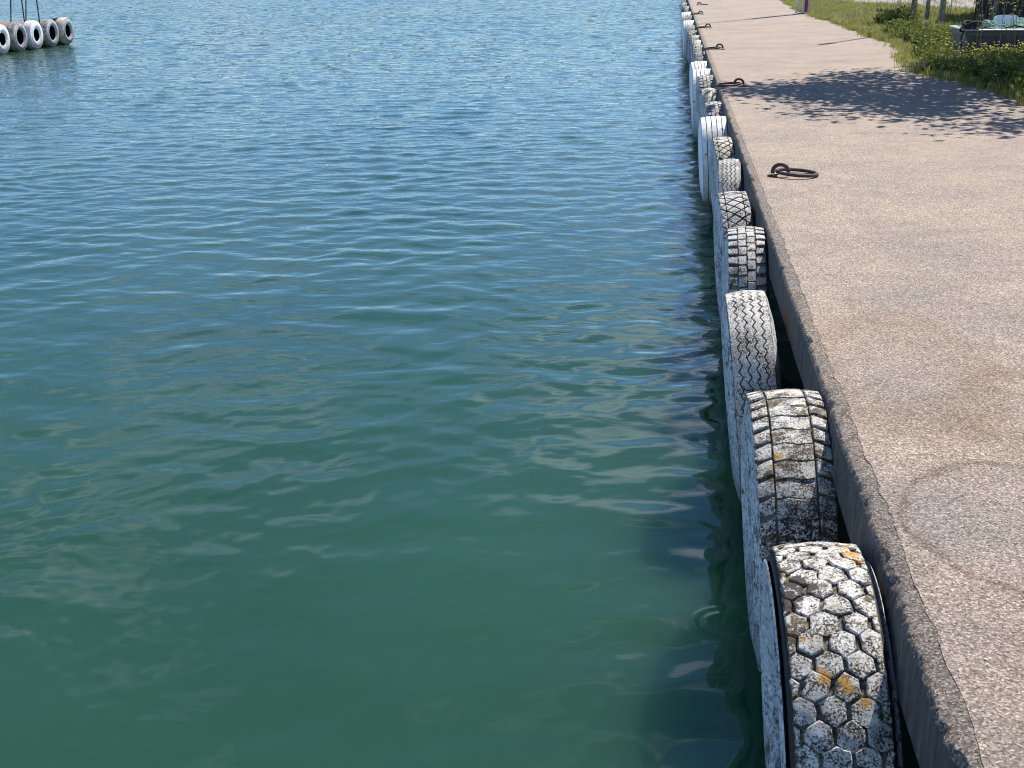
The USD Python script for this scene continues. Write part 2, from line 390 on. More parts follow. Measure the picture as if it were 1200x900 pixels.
ground_look = simple('grass_ground_look', (0.15, 0.16, 0.05), rough=0.95, var=0.4, scale=5.0)
gravel_look = usdkit.material(stage, LOOK + 'gravel_look', {
    'g': ('geometry', {}),
    'vo': ('voronoi_texture', {'scale': 14.0}),
    'sc': ('separate_color', {}),
    'r': ('rgb_ramp', {'ramp': [(0.0, (0.11, 0.095, 0.08)), (0.4, (0.25, 0.225, 0.195)), (0.8, (0.34, 0.315, 0.28)), (1.0, (0.5, 0.47, 0.43))]}),
    'b': ('bump', {'invert': True, 'strength': 1.0, 'distance': 0.06}),
    'p': ('principled_bsdf', {'roughness': 0.9}),
}, [('g.position', 'vo.vector'), ('vo.color', 'sc.color'), ('sc.r', 'r.fac'), ('r.color', 'p.base_color'), ('vo.distance', 'b.height'), ('b.normal', 'p.normal')], surface='p.BSDF')
iron_look = simple('rusty_iron_look', (0.055, 0.038, 0.030), rough=0.7, metallic=0.3, var=0.45, scale=40.0, bump=0.003, bscale=160.0)

# ------------------------------------------------------------------ water
rng = np.random.default_rng(11)


def smooth01(x):
    x = np.clip(x, 0, 1)
    return x * x * (3 - 2 * x)


ys = [2.0]
while ys[-1] < 104:
    ys.append(ys[-1] + min(max(0.009, 0.0034 * ys[-1]), 0.13))
ys = np.array(ys)
NC = 600
tcol = np.linspace(0, 1, NC)
XL, XR = -(0.8 + 0.67 * ys), np.full(len(ys), 0.93)
WX = XL[:, None] + (XR - XL)[:, None] * tcol
WY = np.repeat(ys[:, None], NC, 1)
sp = np.maximum(np.gradient(ys)[:, None], ((XR - XL) / NC)[:, None])
h = np.zeros_like(WX)
NW = 120
lam = np.exp(rng.uniform(math.log(0.08), math.log(0.85), NW))
ang = np.radians(-16) + rng.normal(0, 0.80, NW)
ph = rng.uniform(0, 2 * pi, NW)
gust = [0.35 + 1.3 * fbm(np.stack([WX * s, WY * s, 0 * WX + 5.0 * k], -1), 2, 3 + k) for k, s in enumerate((0.55, 0.3))]
warpx = (fbm(np.stack([WX * 1.1, WY * 1.1, 0 * WX], -1), 2, 20) - 0.5) * 0.35
warpy = (fbm(np.stack([WX * 1.1, WY * 1.1, 0 * WX], -1), 2, 30) - 0.5) * 0.35
for i in range(NW):
    k = 2 * pi / lam[i]
    w = smooth01((lam[i] / sp - 2.5) / 3.0)
    g = gust[0] if lam[i] < 0.45 else gust[1]
    s = 0.0088 * (1.05 if lam[i] > 0.7 else 1.45 if lam[i] > 0.2 else 0.85)
    near_wall = 1.0 + 1.7 * np.exp(-((0.62 - WX) / 0.75).clip(0) ** 2) if 0.13 < lam[i] < 0.6 else 1.0      # chop thrown back by the wall
    h += near_wall * w * g * (s / k) * np.sin(k * ((WX + warpx) * math.sin(ang[i]) + (WY + warpy) * math.cos(ang[i])) + ph[i])
dist_wall = np.clip(0.7 - WX, 0, None)
amp = (0.40 + 0.46 * smooth01((WY - 4.0) / 14.0) + 0.45 * smooth01((WY - 18.0) / 30.0)) * (0.72 + 0.28 * smooth01(dist_wall / 2.5))
fade = smooth01((ys - 2.0) / 0.4)[:, None] * smooth01((104 - ys) / 6)[:, None] * smooth01(tcol / 0.03)[None, :]
h *= amp * fade
# a small drip ring by the second tyre
rr = np.hypot(WX - 0.29, WY - 4.64)
h += 0.0016 * np.sin(rr * 2 * pi / 0.055) * np.exp(-((rr - 0.11) / 0.05) ** 2) * (ys < 6)[:, None]
P = np.stack([WX, WY, WATER_Z + h], -1)
wm = grid_mesh(P)
wm.invert() if wm.face_normals[0][2] < 0 else None
ring = []


def quad(a, b, c, d):
    t = trimesh.Trimesh([a, b, c, d], [[1, 2, 3], [1, 3, 0]], process=False)
    if t.face_normals[0][2] < 0:
        t.invert()
    return t


Z = WATER_Z
ring.append(quad((-(0.8 + 0.67 * ys[0]), ys[0], Z), (0.93, ys[0], Z), (0.93, -60, Z), (-200, -60, Z)))
ring.append(quad((-(0.8 + 0.67 * ys[0]), ys[0], Z), (-200, -60, Z), (-200, 400, Z), (-(0.8 + 0.67 * ys[-1]), ys[-1], Z)))
ring.append(quad((-(0.8 + 0.67 * ys[-1]), ys[-1], Z), (-200, 400, Z), (0.93, 400, Z), (0.93, ys[-1], Z)))
obj('water', cat_m([wm] + ring), water_look, smooth=True, kind='structure')

# low wooded far shore, above the frame: the waves mirror it
hx = np.linspace(-500, 400, 181)
hh = 2.5 + 4.0 * fbm(np.stack([hx * 0.02, 0 * hx, 0 * hx], -1), 4, 60)
HP = np.stack([np.stack([hx, 300 + 0 * hx, 0 * hx - 2], -1), np.stack([hx, 304 + 0 * hx, hh * 0.7], -1), np.stack([hx, 350 + 0 * hx, hh], -1), np.stack([hx, 470 + 0 * hx, 0 * hx - 2], -1)], 0)
hm = grid_mesh(HP)
hm.fix_normals()
obj('hills', hm, simple('shore_look', (0.03, 0.045, 0.02), rough=0.95, var=0.4, scale=0.3), kind='structure')

# ------------------------------------------------------------------ quay: pavement, coping edge, wall
qy = [-4.0, -2, 0.0, 0.4]
while qy[-1] < 75:
    y = qy[-1]
    qy.append(y + (0.25 if y < 2.1 else 0.010 if y < 7.5 else 0.0035 * (y - 7.5) + 0.010))
qy = np.array(qy)
tl = np.linspace(0, 1, 13)
prof = [(0.690 - 0.068 * t, -0.0015 - 0.010 * t ** 2) for t in tl]
prof += [(0.6175, -0.022), (0.6145, -0.031), (0.613, -0.042)]
prof += [(0.613, -0.042 - 0.17 * t) for t in np.linspace(0.08, 1, 10)]
nl = len(tl)
prof = np.array(prof)
QP = np.zeros((len(qy), len(prof), 3))
QP[..., 0], QP[..., 2] = prof[:, 0], prof[:, 1]
QP[..., 1] = qy[:, None]
nz = (fbm(QP * 14, 3, 7) - 0.5) * 0.016 + (fbm(QP * 70, 3, 9) - 0.5) * 0.012
lipw = np.zeros(len(prof)); lipw[:nl] = np.clip(np.linspace(-0.15, 1.1, nl), 0, 1); lipw[nl:nl + 3] = (0.9, 0.7, 0.4)
QP[..., 2] += nz * lipw
chip = np.clip(fbm(np.stack([0 * qy, qy * 7, 0 * qy], -1), 4, 15) - 0.54, 0, 1) * 0.05
cw = np.zeros(len(prof)); cw[nl - 4:nl] = (0.15, 0.4, 0.7, 1.0); cw[nl:nl + 3] = (1.0, 0.9, 0.6); cw[nl + 3:nl + 7] = (0.4, 0.25, 0.12, 0.05)
QP[..., 0] += chip[:, None] * cw
QP[..., 2] -= chip[:, None] * cw * 0.5
QP[..., 0] += ((fbm(QP * 45, 3, 17) - 0.5) * 0.012) * np.concatenate([np.zeros(nl - 2), np.ones(len(prof) - nl + 2)])
cop = grid_mesh(QP[:, :nl + 2])
if cop.face_normals[np.argmax(np.abs(cop.face_normals[:, 2]))][2] < 0:
    cop.invert()
quay = thing('quay_wall', 'concrete quay wall with a chipped rough coping, hung with white tyres', 'wall')
obj('coping_edge', cop, edge_look, quay, smooth=50)
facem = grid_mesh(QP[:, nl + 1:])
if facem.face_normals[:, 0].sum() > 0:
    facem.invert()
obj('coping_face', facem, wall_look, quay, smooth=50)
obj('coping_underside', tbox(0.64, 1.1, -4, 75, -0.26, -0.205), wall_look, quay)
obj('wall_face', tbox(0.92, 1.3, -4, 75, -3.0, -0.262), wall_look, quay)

rng = np.random.default_rng(5)
# pavement: right-hand border ragged against the grass
by = np.concatenate([np.linspace(-4, 1.9, 20), np.linspace(2.0, 9, 500), np.linspace(9.05, 50, 450), np.linspace(51, 90, 30)])
bx = 3.78 + 0.28 * (fbm(np.stack([0 * by, by * 0.35, 0 * by], -1), 3, 2) - 0.5) + 0.35 * (fbm(np.stack([0 * by, by * 2.6, 0 * by], -1), 3, 8) - 0.5)
bx += np.interp(by, [10, 13.5, 15.4, 17, 19, 20.6, 23, 27, 35, 45], [0.0, 0.0, 0.05, -0.28, -0.30, 0.0, 0.15, 0.0, -0.1, 0.0])
cols = np.linspace(0, 1, 6)
PP = np.zeros((len(by), 6, 3))
PP[..., 0] = 0.678 + (bx - 0.678)[:, None] * cols
PP[..., 1] = by[:, None]
PP[:, 0, 0] += (fbm(np.stack([0 * by, by * 11, 0 * by], -1), 4, 41) - 0.5) * 0.025 - 0.004
pm = grid_mesh(PP)
if pm.face_normals[0][2] < 0:
    pm.invert()
obj('pavement', pm, pavement_look, kind='structure')
GP = np.zeros((len(by), 2, 3))
GP[:, 0, 0] = bx - 0.12; GP[:, 1, 0] = 120
GP[..., 1] = np.interp(np.arange(len(by)), [0, len(by) - 2, len(by) - 1], [0, len(by) - 2, len(by) - 1])[:, None] * 0 + by[:, None]
GP[-1, :, 1] = 300
GP[:, :, 2] = -0.004
gm = grid_mesh(GP)
if gm.face_normals[0][2] < 0:
    gm.invert()
obj('grass_ground', gm, ground_look, kind='structure')
gpts = [(5.4, 44), (5.8, 41.7), (6.3, 39.2), (7.2, 37.6), (8.2, 36.3), (9.5, 35.4), (15, 34.8), (40, 34), (40, 85), (5.4, 85)]
gv = [(x + 0.25 * math.sin(7 * y + x), y + 0.2 * math.sin(5 * x), 0.004) for x, y in gpts]
gt = trimesh.creation.extrude_polygon(Polygon([(a, b) for a, b, _ in gv]), 0.006, engine='earcut')
obj('gravel', gt, gravel_look, kind='structure')

# ------------------------------------------------------------------ tyres
# outer side faces -x, axle along x through the origin
BLACK = simple('worn_rubber_look', (0.016, 0.016, 0.017), rough=0.85, var=0.4, scale=30, bump=0.003, bscale=90)


def lathe_x(prof, n=96):
    prof = np.asarray(prof, float)      # (x, r)
    a = np.linspace(0, 2 * pi, n, endpoint=False)
    P = np.zeros((n, len(prof), 3))
    P[..., 0] = prof[:, 0]
    P[..., 1] = np.cos(a)[:, None] * prof[:, 1]
    P[..., 2] = np.sin(a)[:, None] * prof[:, 1]
    P = np.concatenate([P, P[:1]], 0)
    return grid_mesh(P)


def on_drum(u, v, r, R, W, crown):
    a = v / R
    rr = r - crown * (2 * u / W) ** 2
    return np.stack([u, rr * np.cos(a), rr * np.sin(a)], -1)


def block(poly, R, W, hgt=0.016, bev=0.004, crown=0.012, rnd=0.006, r=None, jit=0.0):
    """A rounded tread block standing on the drum. Returns mesh, paint (1 on top, 0 down the sides)."""
    p = poly.buffer(-rnd).buffer(rnd * 0.999, quad_segs=2) if rnd else poly
    if p.is_empty:
        return None
    if p.geom_type != 'Polygon':
        p = max(p.geoms, key=lambda q: q.area)
    q = p.simplify(0.0008).segmentize(0.035)
    c = np.array(q.exterior.coords)[:-1]
    if r is not None and jit:
        c = c + r.normal(0, jit, c.shape)
    cen = c.mean(0)
    d = np.linalg.norm(c - cen, axis=1, keepdims=True)
    inn = cen + (c - cen) * np.maximum(0.3, 1 - bev / np.maximum(d, 1e-6))
    tilt = (r.normal(0, 0.0013), r.normal(0, 0.02), r.normal(0, 0.02)) if (r is not None and jit) else (0, 0, 0)
    zt = tilt[0] + tilt[1] * (inn - cen)[:, 0] + tilt[2] * (inn - cen)[:, 1]
    n = len(c)
    A = on_drum(c[:, 0], c[:, 1], R - hgt, R, W, crown)
    B = on_drum(c[:, 0], c[:, 1], R - bev * 0.8 + 0 * zt, R, W, crown)
    C = on_drum(inn[:, 0], inn[:, 1], R + zt, R, W, crown)
    D = on_drum(cen[None, 0], cen[None, 1], np.array([R + 0.0008 + tilt[0]]), R, W, crown)
    V = np.vstack([A, B, C, D]); F = []
    for i in range(n):
        j = (i + 1) % n
        F += [[i, j, n + j], [i, n + j, n + i], [n + i, n + j, 2 * n + j], [n + i, 2 * n + j, 2 * n + i], [2 * n + i, 2 * n + j, 3 * n]]
    F = np.array(F)
    nrm = np.cross(V[F[4, 1]] - V[F[4, 0]], V[F[4, 2]] - V[F[4, 0]])
    if nrm @ (np.array([0, D[0, 1], D[0, 2]])) < 0:
        F = F[:, ::-1]
    paint = np.concatenate([np.zeros(n), np.full(n, 0.55), np.ones(n), [1.0]])
    return trimesh.Trimesh(V, F, process=False), paint


def rib(ul, ur, R, W, hgt=0.014, bev=0.003, crown=0.012, N=192):
    """A rib running round the tread between two wavy edges ul(v), ur(v)."""
    v = np.linspace(0, 2 * pi * R, N + 1)
    L, Rr = ul(v), ur(v)
    mid = (L + Rr) / 2
    rows = [(L, R - hgt, 0), (L, R - bev, 0.55), (L + bev, R, 1), (mid, R + 0.0004, 1), (Rr - bev, R, 1), (Rr, R - bev, 0.55), (Rr, R - hgt, 0)]
    P = np.stack([on_drum(u, v, np.full_like(v, r), R, W, crown) for u, r, _ in rows], 1)
    mm = grid_mesh(P)
    k = len(mm.faces) // 2
    c = mm.triangles_center; nn = mm.face_normals
    if (nn[:, 1:] * c[:, 1:]).sum() < 0:
        mm.invert()
    return mm, np.tile([p for _, _, p in rows], N + 1)


def tri_wave(v, period, amp, ph=0.0):
    t = (v / period + ph) % 1.0
    return amp * (4 * np.abs(t - 0.5) - 1)


def join_p(ms):
    ms = [x for x in ms if x is not None]
    return cat_m([a for a, _ in ms]), np.concatenate([b for _, b in ms])


def carcass(t, R, W, look_side, base_look, hgt=0.016, crown=0.012, bare_shoulder=0.0):
    w = W / 2
    r0 = R - hgt
    us = np.linspace(-w, w, 11)
    tread = [(u, r0 - crown * (2 * u / W) ** 2) for u in us]
    obj('tread_base', lathe_x(tread), base_look, t, smooth=True, paint=np.full(97 * 11, 0.55))
    e = r0 - crown
    for s in (-1, 1):
        pr = [(-w, e + 0.002), (-w - 0.006, e - 0.012), (-w - 0.010, e - 0.03), (-w - 0.0085, e - 0.034), (-w - 0.014, e - 0.055), (-w - 0.021, e - 0.085), (-w - 0.0185, e - 0.090), (-w - 0.0185, e - 0.098),
              (-w - 0.0245, e - 0.103), (-w - 0.026, e - 0.125), (-w - 0.022, e - 0.155), (-w - 0.012, e - 0.185), (-w - 0.004, e - 0.20), (-w - 0.004, e - 0.212), (-w + 0.006, e - 0.222), (-w + 0.016, e - 0.225), (-w + 0.022, e - 0.218)]
        pr = np.array(pr)
        if bare_shoulder:
            sh = np.array([(-w + 0.010, R - crown - 0.010), (-w + 0.002, R - crown - 0.016), (-w - 0.006, e - 0.012), (-w - 0.010, e - bare_shoulder)])
            sh[:, 0] *= -s
            ms = lathe_x(sh)
            if (ms.face_normals[:, 0] * s).sum() < 0:
                ms.invert()
            obj('bare_shoulder', ms, BLACK, t, smooth=True)
            pr = pr[pr[:, 1] < e - bare_shoulder + 0.004]
            pr = np.vstack([[(-w - 0.020, e - bare_shoulder + 0.006), (-w - 0.024, e - bare_shoulder)], pr[2:]])
        pr[:, 0] *= -s
        mm = lathe_x(pr)
        if s == -1:
            pass
        c, nn = mm.triangles_center, mm.face_normals
        if (nn[:, 0] * s).sum() < 0:
            mm.invert()
        obj('sidewall', mm, look_side, t, smooth=40, paint=np.full(len(mm.vertices), 1.0))
    ins = [(-w + 0.022, e - 0.218), (-w + 0.004, e - 0.17), (-w - 0.006, e - 0.12), (-w + 0.006, e - 0.06), (-w + 0.03, e - 0.022), (0, e - 0.014), (w - 0.03, e - 0.022), (w - 0.006, e - 0.06), (w + 0.006, e - 0.12), (w - 0.004, e - 0.17), (w - 0.022, e - 0.218)]
    mm = lathe_x(ins)
    c, nn = mm.triangles_center, mm.face_normals
    if (nn[:, 1:] * c[:, 1:]).sum() > 0:
        mm.invert()
    obj('inner_lining', mm, BLACK, t, smooth=True)


side_paint = paint_mat('side_paint_look', paint=(0.60, 0.61, 0.63), low=(0.38, 0.385, 0.39), dark=(0.07, 0.07, 0.068), wear=0.445, wear_var=0.32, fine=64.0, use_attr=True, soft=0.06, moss=0.25, tide=True)
side_clean = paint_mat('side_clean_look', paint=(0.80, 0.81, 0.82), low=(0.70, 0.71, 0.72), wear=0.30, wear_var=0.25, fine=60.0, use_attr=True, rough=0.6, crackle=1.0, tide=True)
tread_base_look = paint_mat('tread_base_look', paint=(0.46, 0.42, 0.36), low=(0.18, 0.15, 0.11), wear=0.44, wear_var=0.3, fine=110.0, use_attr=True, moss=0.9)
lich = [((0.389, 2.841, -0.106), 0.017), ((0.372, 2.83, -0.112), 0.012), ((0.430, 2.756, -0.167), 0.020), ((0.418, 2.775, -0.15), 0.015), ((0.478, 2.747, -0.176), 0.020), ((0.524, 2.718, -0.205), 0.018),
        ((0.545, 3.19, -0.035), 0.024), ((0.53, 3.26, -0.045), 0.022), ((0.552, 3.14, -0.032), 0.02), ((0.40, 3.12, -0.03), 0.012)]
bare = [((0.345, 2.96, -0.052), 0.042), ((0.40, 3.0, -0.045), 0.030), ((0.37, 3.03, -0.04), 0.035), ((0.318, 2.89, -0.078), 0.030), ((0.313, 2.82, -0.12), 0.024)]
hex_paint = paint_mat('hex_paint_look', paint=(0.78, 0.75, 0.69), low=(0.40, 0.37, 0.31), dark=(0.05, 0.042, 0.034), wear=0.478, wear_var=0.52, patch=19.0, fine=170.0, moss=0.4, soft=0.035, lichen=0.12, spots=lich, bare=bare, use_attr=True)
lug_paint = paint_mat('lug_paint_look', paint=(0.78, 0.75, 0.68), low=(0.46, 0.42, 0.36), dark=(0.045, 0.038, 0.03), wear=0.482, wear_var=0.5, patch=15.0, fine=180.0, crackle=0.5, moss=0.5, soft=0.035, lichen=0.08, blotch=((0.50, 3.97, -0.36), 0.26), use_attr=True,
                      spots=[((0.424, 4.142, -0.138), 0.018), ((0.48, 4.12, -0.14), 0.013), ((0.399, 4.112, -0.163), 0.013), ((0.41, 4.16, -0.13), 0.011)])
worn_paint = paint_mat('worn_paint_look', paint=(0.76, 0.73, 0.67), low=(0.45, 0.42, 0.37), wear=0.478, wear_var=0.42, patch=12.0, fine=160.0, soft=0.04, moss=0.1, use_attr=True)
white_paint = paint_mat('white_paint_look', paint=(0.82, 0.82, 0.80), low=(0.58, 0.57, 0.53), wear=0.34, wear_var=0.3, fine=80.0, use_attr=True, rough=0.6, crackle=1.0, moss=0.05)
tan_paint = paint_mat('tan_paint_look', paint=(0.70, 0.64, 0.52), low=(0.46, 0.40, 0.30), wear=0.40, wear_var=0.3, fine=110.0, moss=0.25, lichen=0.2, use_attr=True)


def add_blocks(t, blocks, look, name='tread_block', parts=True):
    blocks = [b for b in blocks if b is not None]
    if parts:
        for mm, p in blocks:
            obj(name, mm, look, t, paint=p)
    else:
        mm, p = join_p(blocks)
        obj(name if name.endswith('s') else name + 's', mm, look, t, paint=p, kind='stuff')


def make_hex(t, R, W, look):
    r = np.random.default_rng(3)
    carcass(t, R, W, side_paint, tread_base_look, hgt=0.010, bare_shoulder=0.03)
    n = 58
    pitch = 2 * pi * R / n            # circumferential row spacing
    hw = W / 3.1                      # column spacing
    a = hw / 2 * 1.0
    strip = box(-W / 2 + 0.002, -1, W / 2 - 0.002, 9)
    bl = []
    for i in range(n):
        for j in range(-3, 4):
            cx = (j + 0.5 * (i % 2)) * hw - 0.25 * hw
            cy = i * pitch
            e = pitch / 1.5 * 1.0
            pts = [(cx + a * math.sin(k * pi / 3) + r.normal(0, 0.0028), cy + e * math.cos(k * pi / 3) + r.normal(0, 0.0028)) for k in range(6)]
            g = Polygon(pts).intersection(strip)
            if g.is_empty or g.area < 0.0005:
                continue
            bl.append(block(g, R, W, hgt=0.010, bev=0.0045, rnd=0.004, r=r, jit=0.0016))
    add_blocks(t, bl, look)


def make_lug(t, R, W, look):
    r = np.random.default_rng(4)
    carcass(t, R, W, side_paint, tread_base_look, hgt=0.012)
    n = 48
    p = 2 * pi * R / n
    w = W / 2
    sh, ce = [], []
    for i in range(n):
        y = i * p
        for s in (-1, 1):
            a, b = s * (w + 0.006), s * w * 0.58
            g = Polygon([(a, y - p * 0.36 + 0.016), (b, y - p * 0.43 - 0.006), (b, y + p * 0.43 - 0.006), (a, y + p * 0.36 + 0.016)])
            sh.append(block(g, R, W, hgt=0.018, bev=0.005, rnd=0.005, r=r, jit=0.001))
        b = w * 0.54
        g = Polygon([(-b, y - p * 0.475 + 0.010), (-b * 0.35, y - p * 0.475 + 0.002), (b * 0.3, y - p * 0.475 + 0.012), (b, y - p * 0.475 + 0.006), (b, y + p * 0.49 + 0.006), (b * 0.3, y + p * 0.49 + 0.012), (-b * 0.35, y + p * 0.49 + 0.002), (-b, y + p * 0.49 + 0.010)])
        ce.append(block(g, R - 0.001, W, hgt=0.017, bev=0.003, rnd=0.002, r=r, jit=0.0006))
    add_blocks(t, sh, look, 'shoulder_block')
    add_blocks(t, ce, look, 'tread_block')


def make_zig(t, R, W, look):
    carcass(t, R, W, side_paint, tread_base_look, hgt=0.014)
    w = W / 2
    per, am = 2 * pi * R / 58, 0.0085
    eds = np.linspace(-w, w, 6)
    for k in range(5):
        L = (lambda v, c=eds[k], a=(0 if k == 0 else am), f=k: c + 0.0022 + tri_wave(v, per, a, 0.0))
        Q = (lambda v, c=eds[k + 1], a=(0 if k == 4 else am): c - 0.0022 + tri_wave(v, per, a, 0.0))
        mm, p = rib(L, Q, R, W, N=58 * 4)
        obj('tread_rib', mm, look, t, paint=p)


def make_slug(t, R, W, look):
    r = np.random.default_rng(6)
    carcass(t, R, W, side_paint, tread_base_look, hgt=0.011)
    w = W / 2
    n = 46
    p = 2 * pi * R / n
    bl = []
    for i in range(n):
        y = i * p
        for s in (-1, 1):
            g = Polygon([(s * (w + 0.006), y - p * 0.30 - 0.01), (s * w * 0.52, y - p * 0.36), (s * w * 0.52, y + p * 0.36), (s * (w + 0.006), y + p * 0.30 - 0.01)])
            bl.append(block(g, R, W, hgt=0.012, bev=0.004, rnd=0.006, r=r, jit=0.0014))
        for s, o_ in ((-0.25, 0.0), (0.25, 0.5)):
            g = box(s * w - w * 0.225, y + o_ * p - p * 0.45, s * w + w * 0.225, y + o_ * p + p * 0.45)
            bl.append(block(g, R, W, hgt=0.012, bev=0.004, rnd=0.005, r=r, jit=0.0014))
    add_blocks(t, bl, look, 'tread_block', parts=False)


def make_dia(t, R, W, look):
    r = np.random.default_rng(8)
    carcass(t, R, W, side_paint, tread_base_look, hgt=0.015)
    w = W / 2
    n = 40
    p = 2 * pi * R / n
    lines = [LineString([(-w * 1.1, y0), (w * 1.1, y0 + dy)]) for y0 in np.arange(-6, 8) * p for dy in (2.2 * p, -2.2 * p)]
    g = box(-w, 0, w, p * 2).difference(unary_union([l.buffer(0.0035) for l in lines] + [LineString([(u, -1), (u, 1)]).buffer(0.002) for u in (-w * 0.62, w * 0.62)]))
    polys = [q for q in g.geoms if q.area > 1e-4]
    from shapely.affinity import translate
    bl = [block(translate(q, 0, 2 * p * i), R, W, hgt=0.015, bev=0.003, rnd=0.002, r=r, jit=0.0006) for i in range(n // 2) for q in polys]
    add_blocks(t, bl, look, 'tread_block', parts=False)


def make_rib(t, R, W, look):
    carcass(t, R, W, side_clean, tread_base_look, hgt=0.012)
    w = W / 2
    eds = np.linspace(-w, w, 6)
    for k in range(5):
        mm, p = rib(lambda v, c=eds[k]: c + 0.003 + tri_wave(v, 0.04, 0.001), lambda v, c=eds[k + 1]: c - 0.003 + tri_wave(v, 0.04, 0.001), R, W, hgt=0.012, N=160)
        obj('tread_rib', mm, look, t, paint=p)


def make_worn(t, R, W, look):
    """A tread worn nearly smooth and round-shouldered."""
    carcass(t, R, W, side_paint, tread_base_look, hgt=0.014, crown=0.03)
    w = W / 2
    eds = np.linspace(-w, w, 4)
    for k in range(3):
        mm, p = rib(lambda v, c=eds[k]: c + 0.001 + tri_wave(v, 0.07, 0.003 if c > -w else 0), lambda v, c=eds[k + 1]: c - 0.001 + tri_wave(v, 0.07, 0.003 if c < w else 0), R, W, crown=0.03, N=128)
        obj('tread_rib', mm, look, t, paint=p)


TYRES = [
    ('hex', 0.455, 3.12, 0.55, 0.240, 'white-painted tyre with honeycomb tread and orange lichen, nearest of the quay row'),
    ('lug', 0.471, 4.47, 0.55, 0.260, 'white-painted tyre with wide shoulder blocks and black lichen blotches, behind the honeycomb tyre'),
    ('zig', 0.426, 5.98, 0.54, 0.199, 'white tyre with thin zigzag tread grooves, third from the near end of the quay row'),
    ('slug', 0.479, 7.53, 0.53, 0.208, 'white tyre with toothed shoulder lugs, fourth from the near end of the quay row'),
    ('dia', 0.470, 8.67, 0.52, 0.195, 'white tyre with crossed diamond tread, on the quay just before the nearest mooring ring'),
    ('zig2', 0.512, 10.12, 0.5, 0.164, 'narrow white tyre with fine zigzag tread beside the nearest mooring ring on the quay'),
    ('dia2', 0.518, 11.63, 0.5, 0.164, 'narrow stained tyre with yellowish tread in front of the first clean white ribbed tyre'),
    ('rib', 0.470, 13.12, 0.44, 0.262, 'clean bright white tyre with straight ribs, nearest of the smooth white ones on the quay'),
    ('slug', 0.534, 14.55, 0.5, 0.183, 'worn white tyre with blocky tread right behind the nearest clean white ribbed tyre'),
    ('worn', 0.502, 16.00, 0.5, 0.190, 'round-shouldered cream tyre worn smooth, on the quay before the second mooring ring'),
    ('slug', 0.506, 17.63, 0.5, 0.197, 'dark knobbly tyre with little paint, between cream tyre and paired clean white tyres'),
    ('rib', 0.484, 18.86, 0.5, 0.279, 'wide clean white ribbed tyre, nearer of the pair after the second mooring ring'),
    ('rib', 0.481, 20.35, 0.5, 0.254, 'clean white ribbed tyre, farther of the pair after the second mooring ring'),
    ('dia', 0.531, 22.09, 0.45, 0.159, 'grey-white narrow tyre on the quay level with the third mooring ring'),
    ('slug', 0.541, 23.79, 0.5, 0.163, 'stained blocky tyre first beyond the third mooring ring on the quay'),
    ('worn', 0.539, 25.07, 0.45, 0.150, 'tan smooth tyre second beyond the third mooring ring on the quay'),
    ('zig', 0.536, 26.60, 0.5, 0.180, 'worn white tyre third beyond the third mooring ring on the quay'),
    ('slug', 0.515, 28.76, 0.5, 0.168, 'dark-stained blocky tyre level with the fourth mooring ring on the quay'),
    ('dia', 0.493, 30.53, 0.45, 0.179, 'small worn tyre just beyond the fourth mooring ring, before a clean white tyre'),
    ('rib', 0.468, 32.94, 0.5, 0.270, 'clean white tyre first beyond the fourth mooring ring on the quay'),
    ('dia', 0.523, 35.77, 0.45, 0.162, 'small grey tyre just before the farthest clean white tyre of the quay'),
    ('rib', 0.471, 37.37, 0.5, 0.267, 'farthest of the clean bright white tyres along the quay'),
    ('zig', 0.526, 41.72, 0.45, 0.148, 'worn tyre level with the sixth and farthest mooring ring on the quay'),
    ('slug', 0.481, 45.48, 0.5, 0.191, 'farthest tyre of the quay row at the top edge of the photo'),
]
MAKE = {'hex': (make_hex, hex_paint), 'lug': (make_lug, lug_paint), 'zig': (make_zig, worn_paint), 'slug': (make_slug, worn_paint), 'dia': (make_dia, worn_paint), 'rib': (make_rib, white_paint), 'worn': (make_worn, tan_paint), 'zig2': (make_zig, worn_paint), 'dia2': (make_dia, tan_paint)}
TILT = 4.0
PROTO = {}
GROUP_Q = 'tyre fenders hung along the quay wall'
rng = np.random.default_rng(21)
for kind, xt, yy, R, W, label in TYRES:
    zt = -0.03 + (float(rng.uniform(-0.025, 0.015)) if kind not in ('hex', 'lug', 'zig') else 0.0)
    yaw = float(rng.normal(0, 2.2)) if kind not in ('hex', 'lug', 'zig') else 0.0
    loc = (xt + R * math.sin(math.radians(TILT)), yy, zt - R)
    spin = float(rng.uniform(0, 360)) if kind not in ('hex', 'lug') else 3.0
    tilt = TILT + float(rng.normal(0, 1.3)) * (kind not in ('hex', 'lug'))
    if kind not in PROTO:
        t = thing('tyre', label, 'tyre', loc, ry=-tilt, rx=spin, rz=yaw, group=GROUP_Q)
        f, look = MAKE[kind]
        f(t, R, W, look)
        PROTO[kind] = (t, R, W)
    else:
        p, R0, W0 = PROTO[kind]
        thing('tyre', label, 'tyre', loc, ry=-tilt, rx=spin, rz=yaw, scale=(W / W0, R / R0, R / R0), group=GROUP_Q, ref=p.GetPrim())

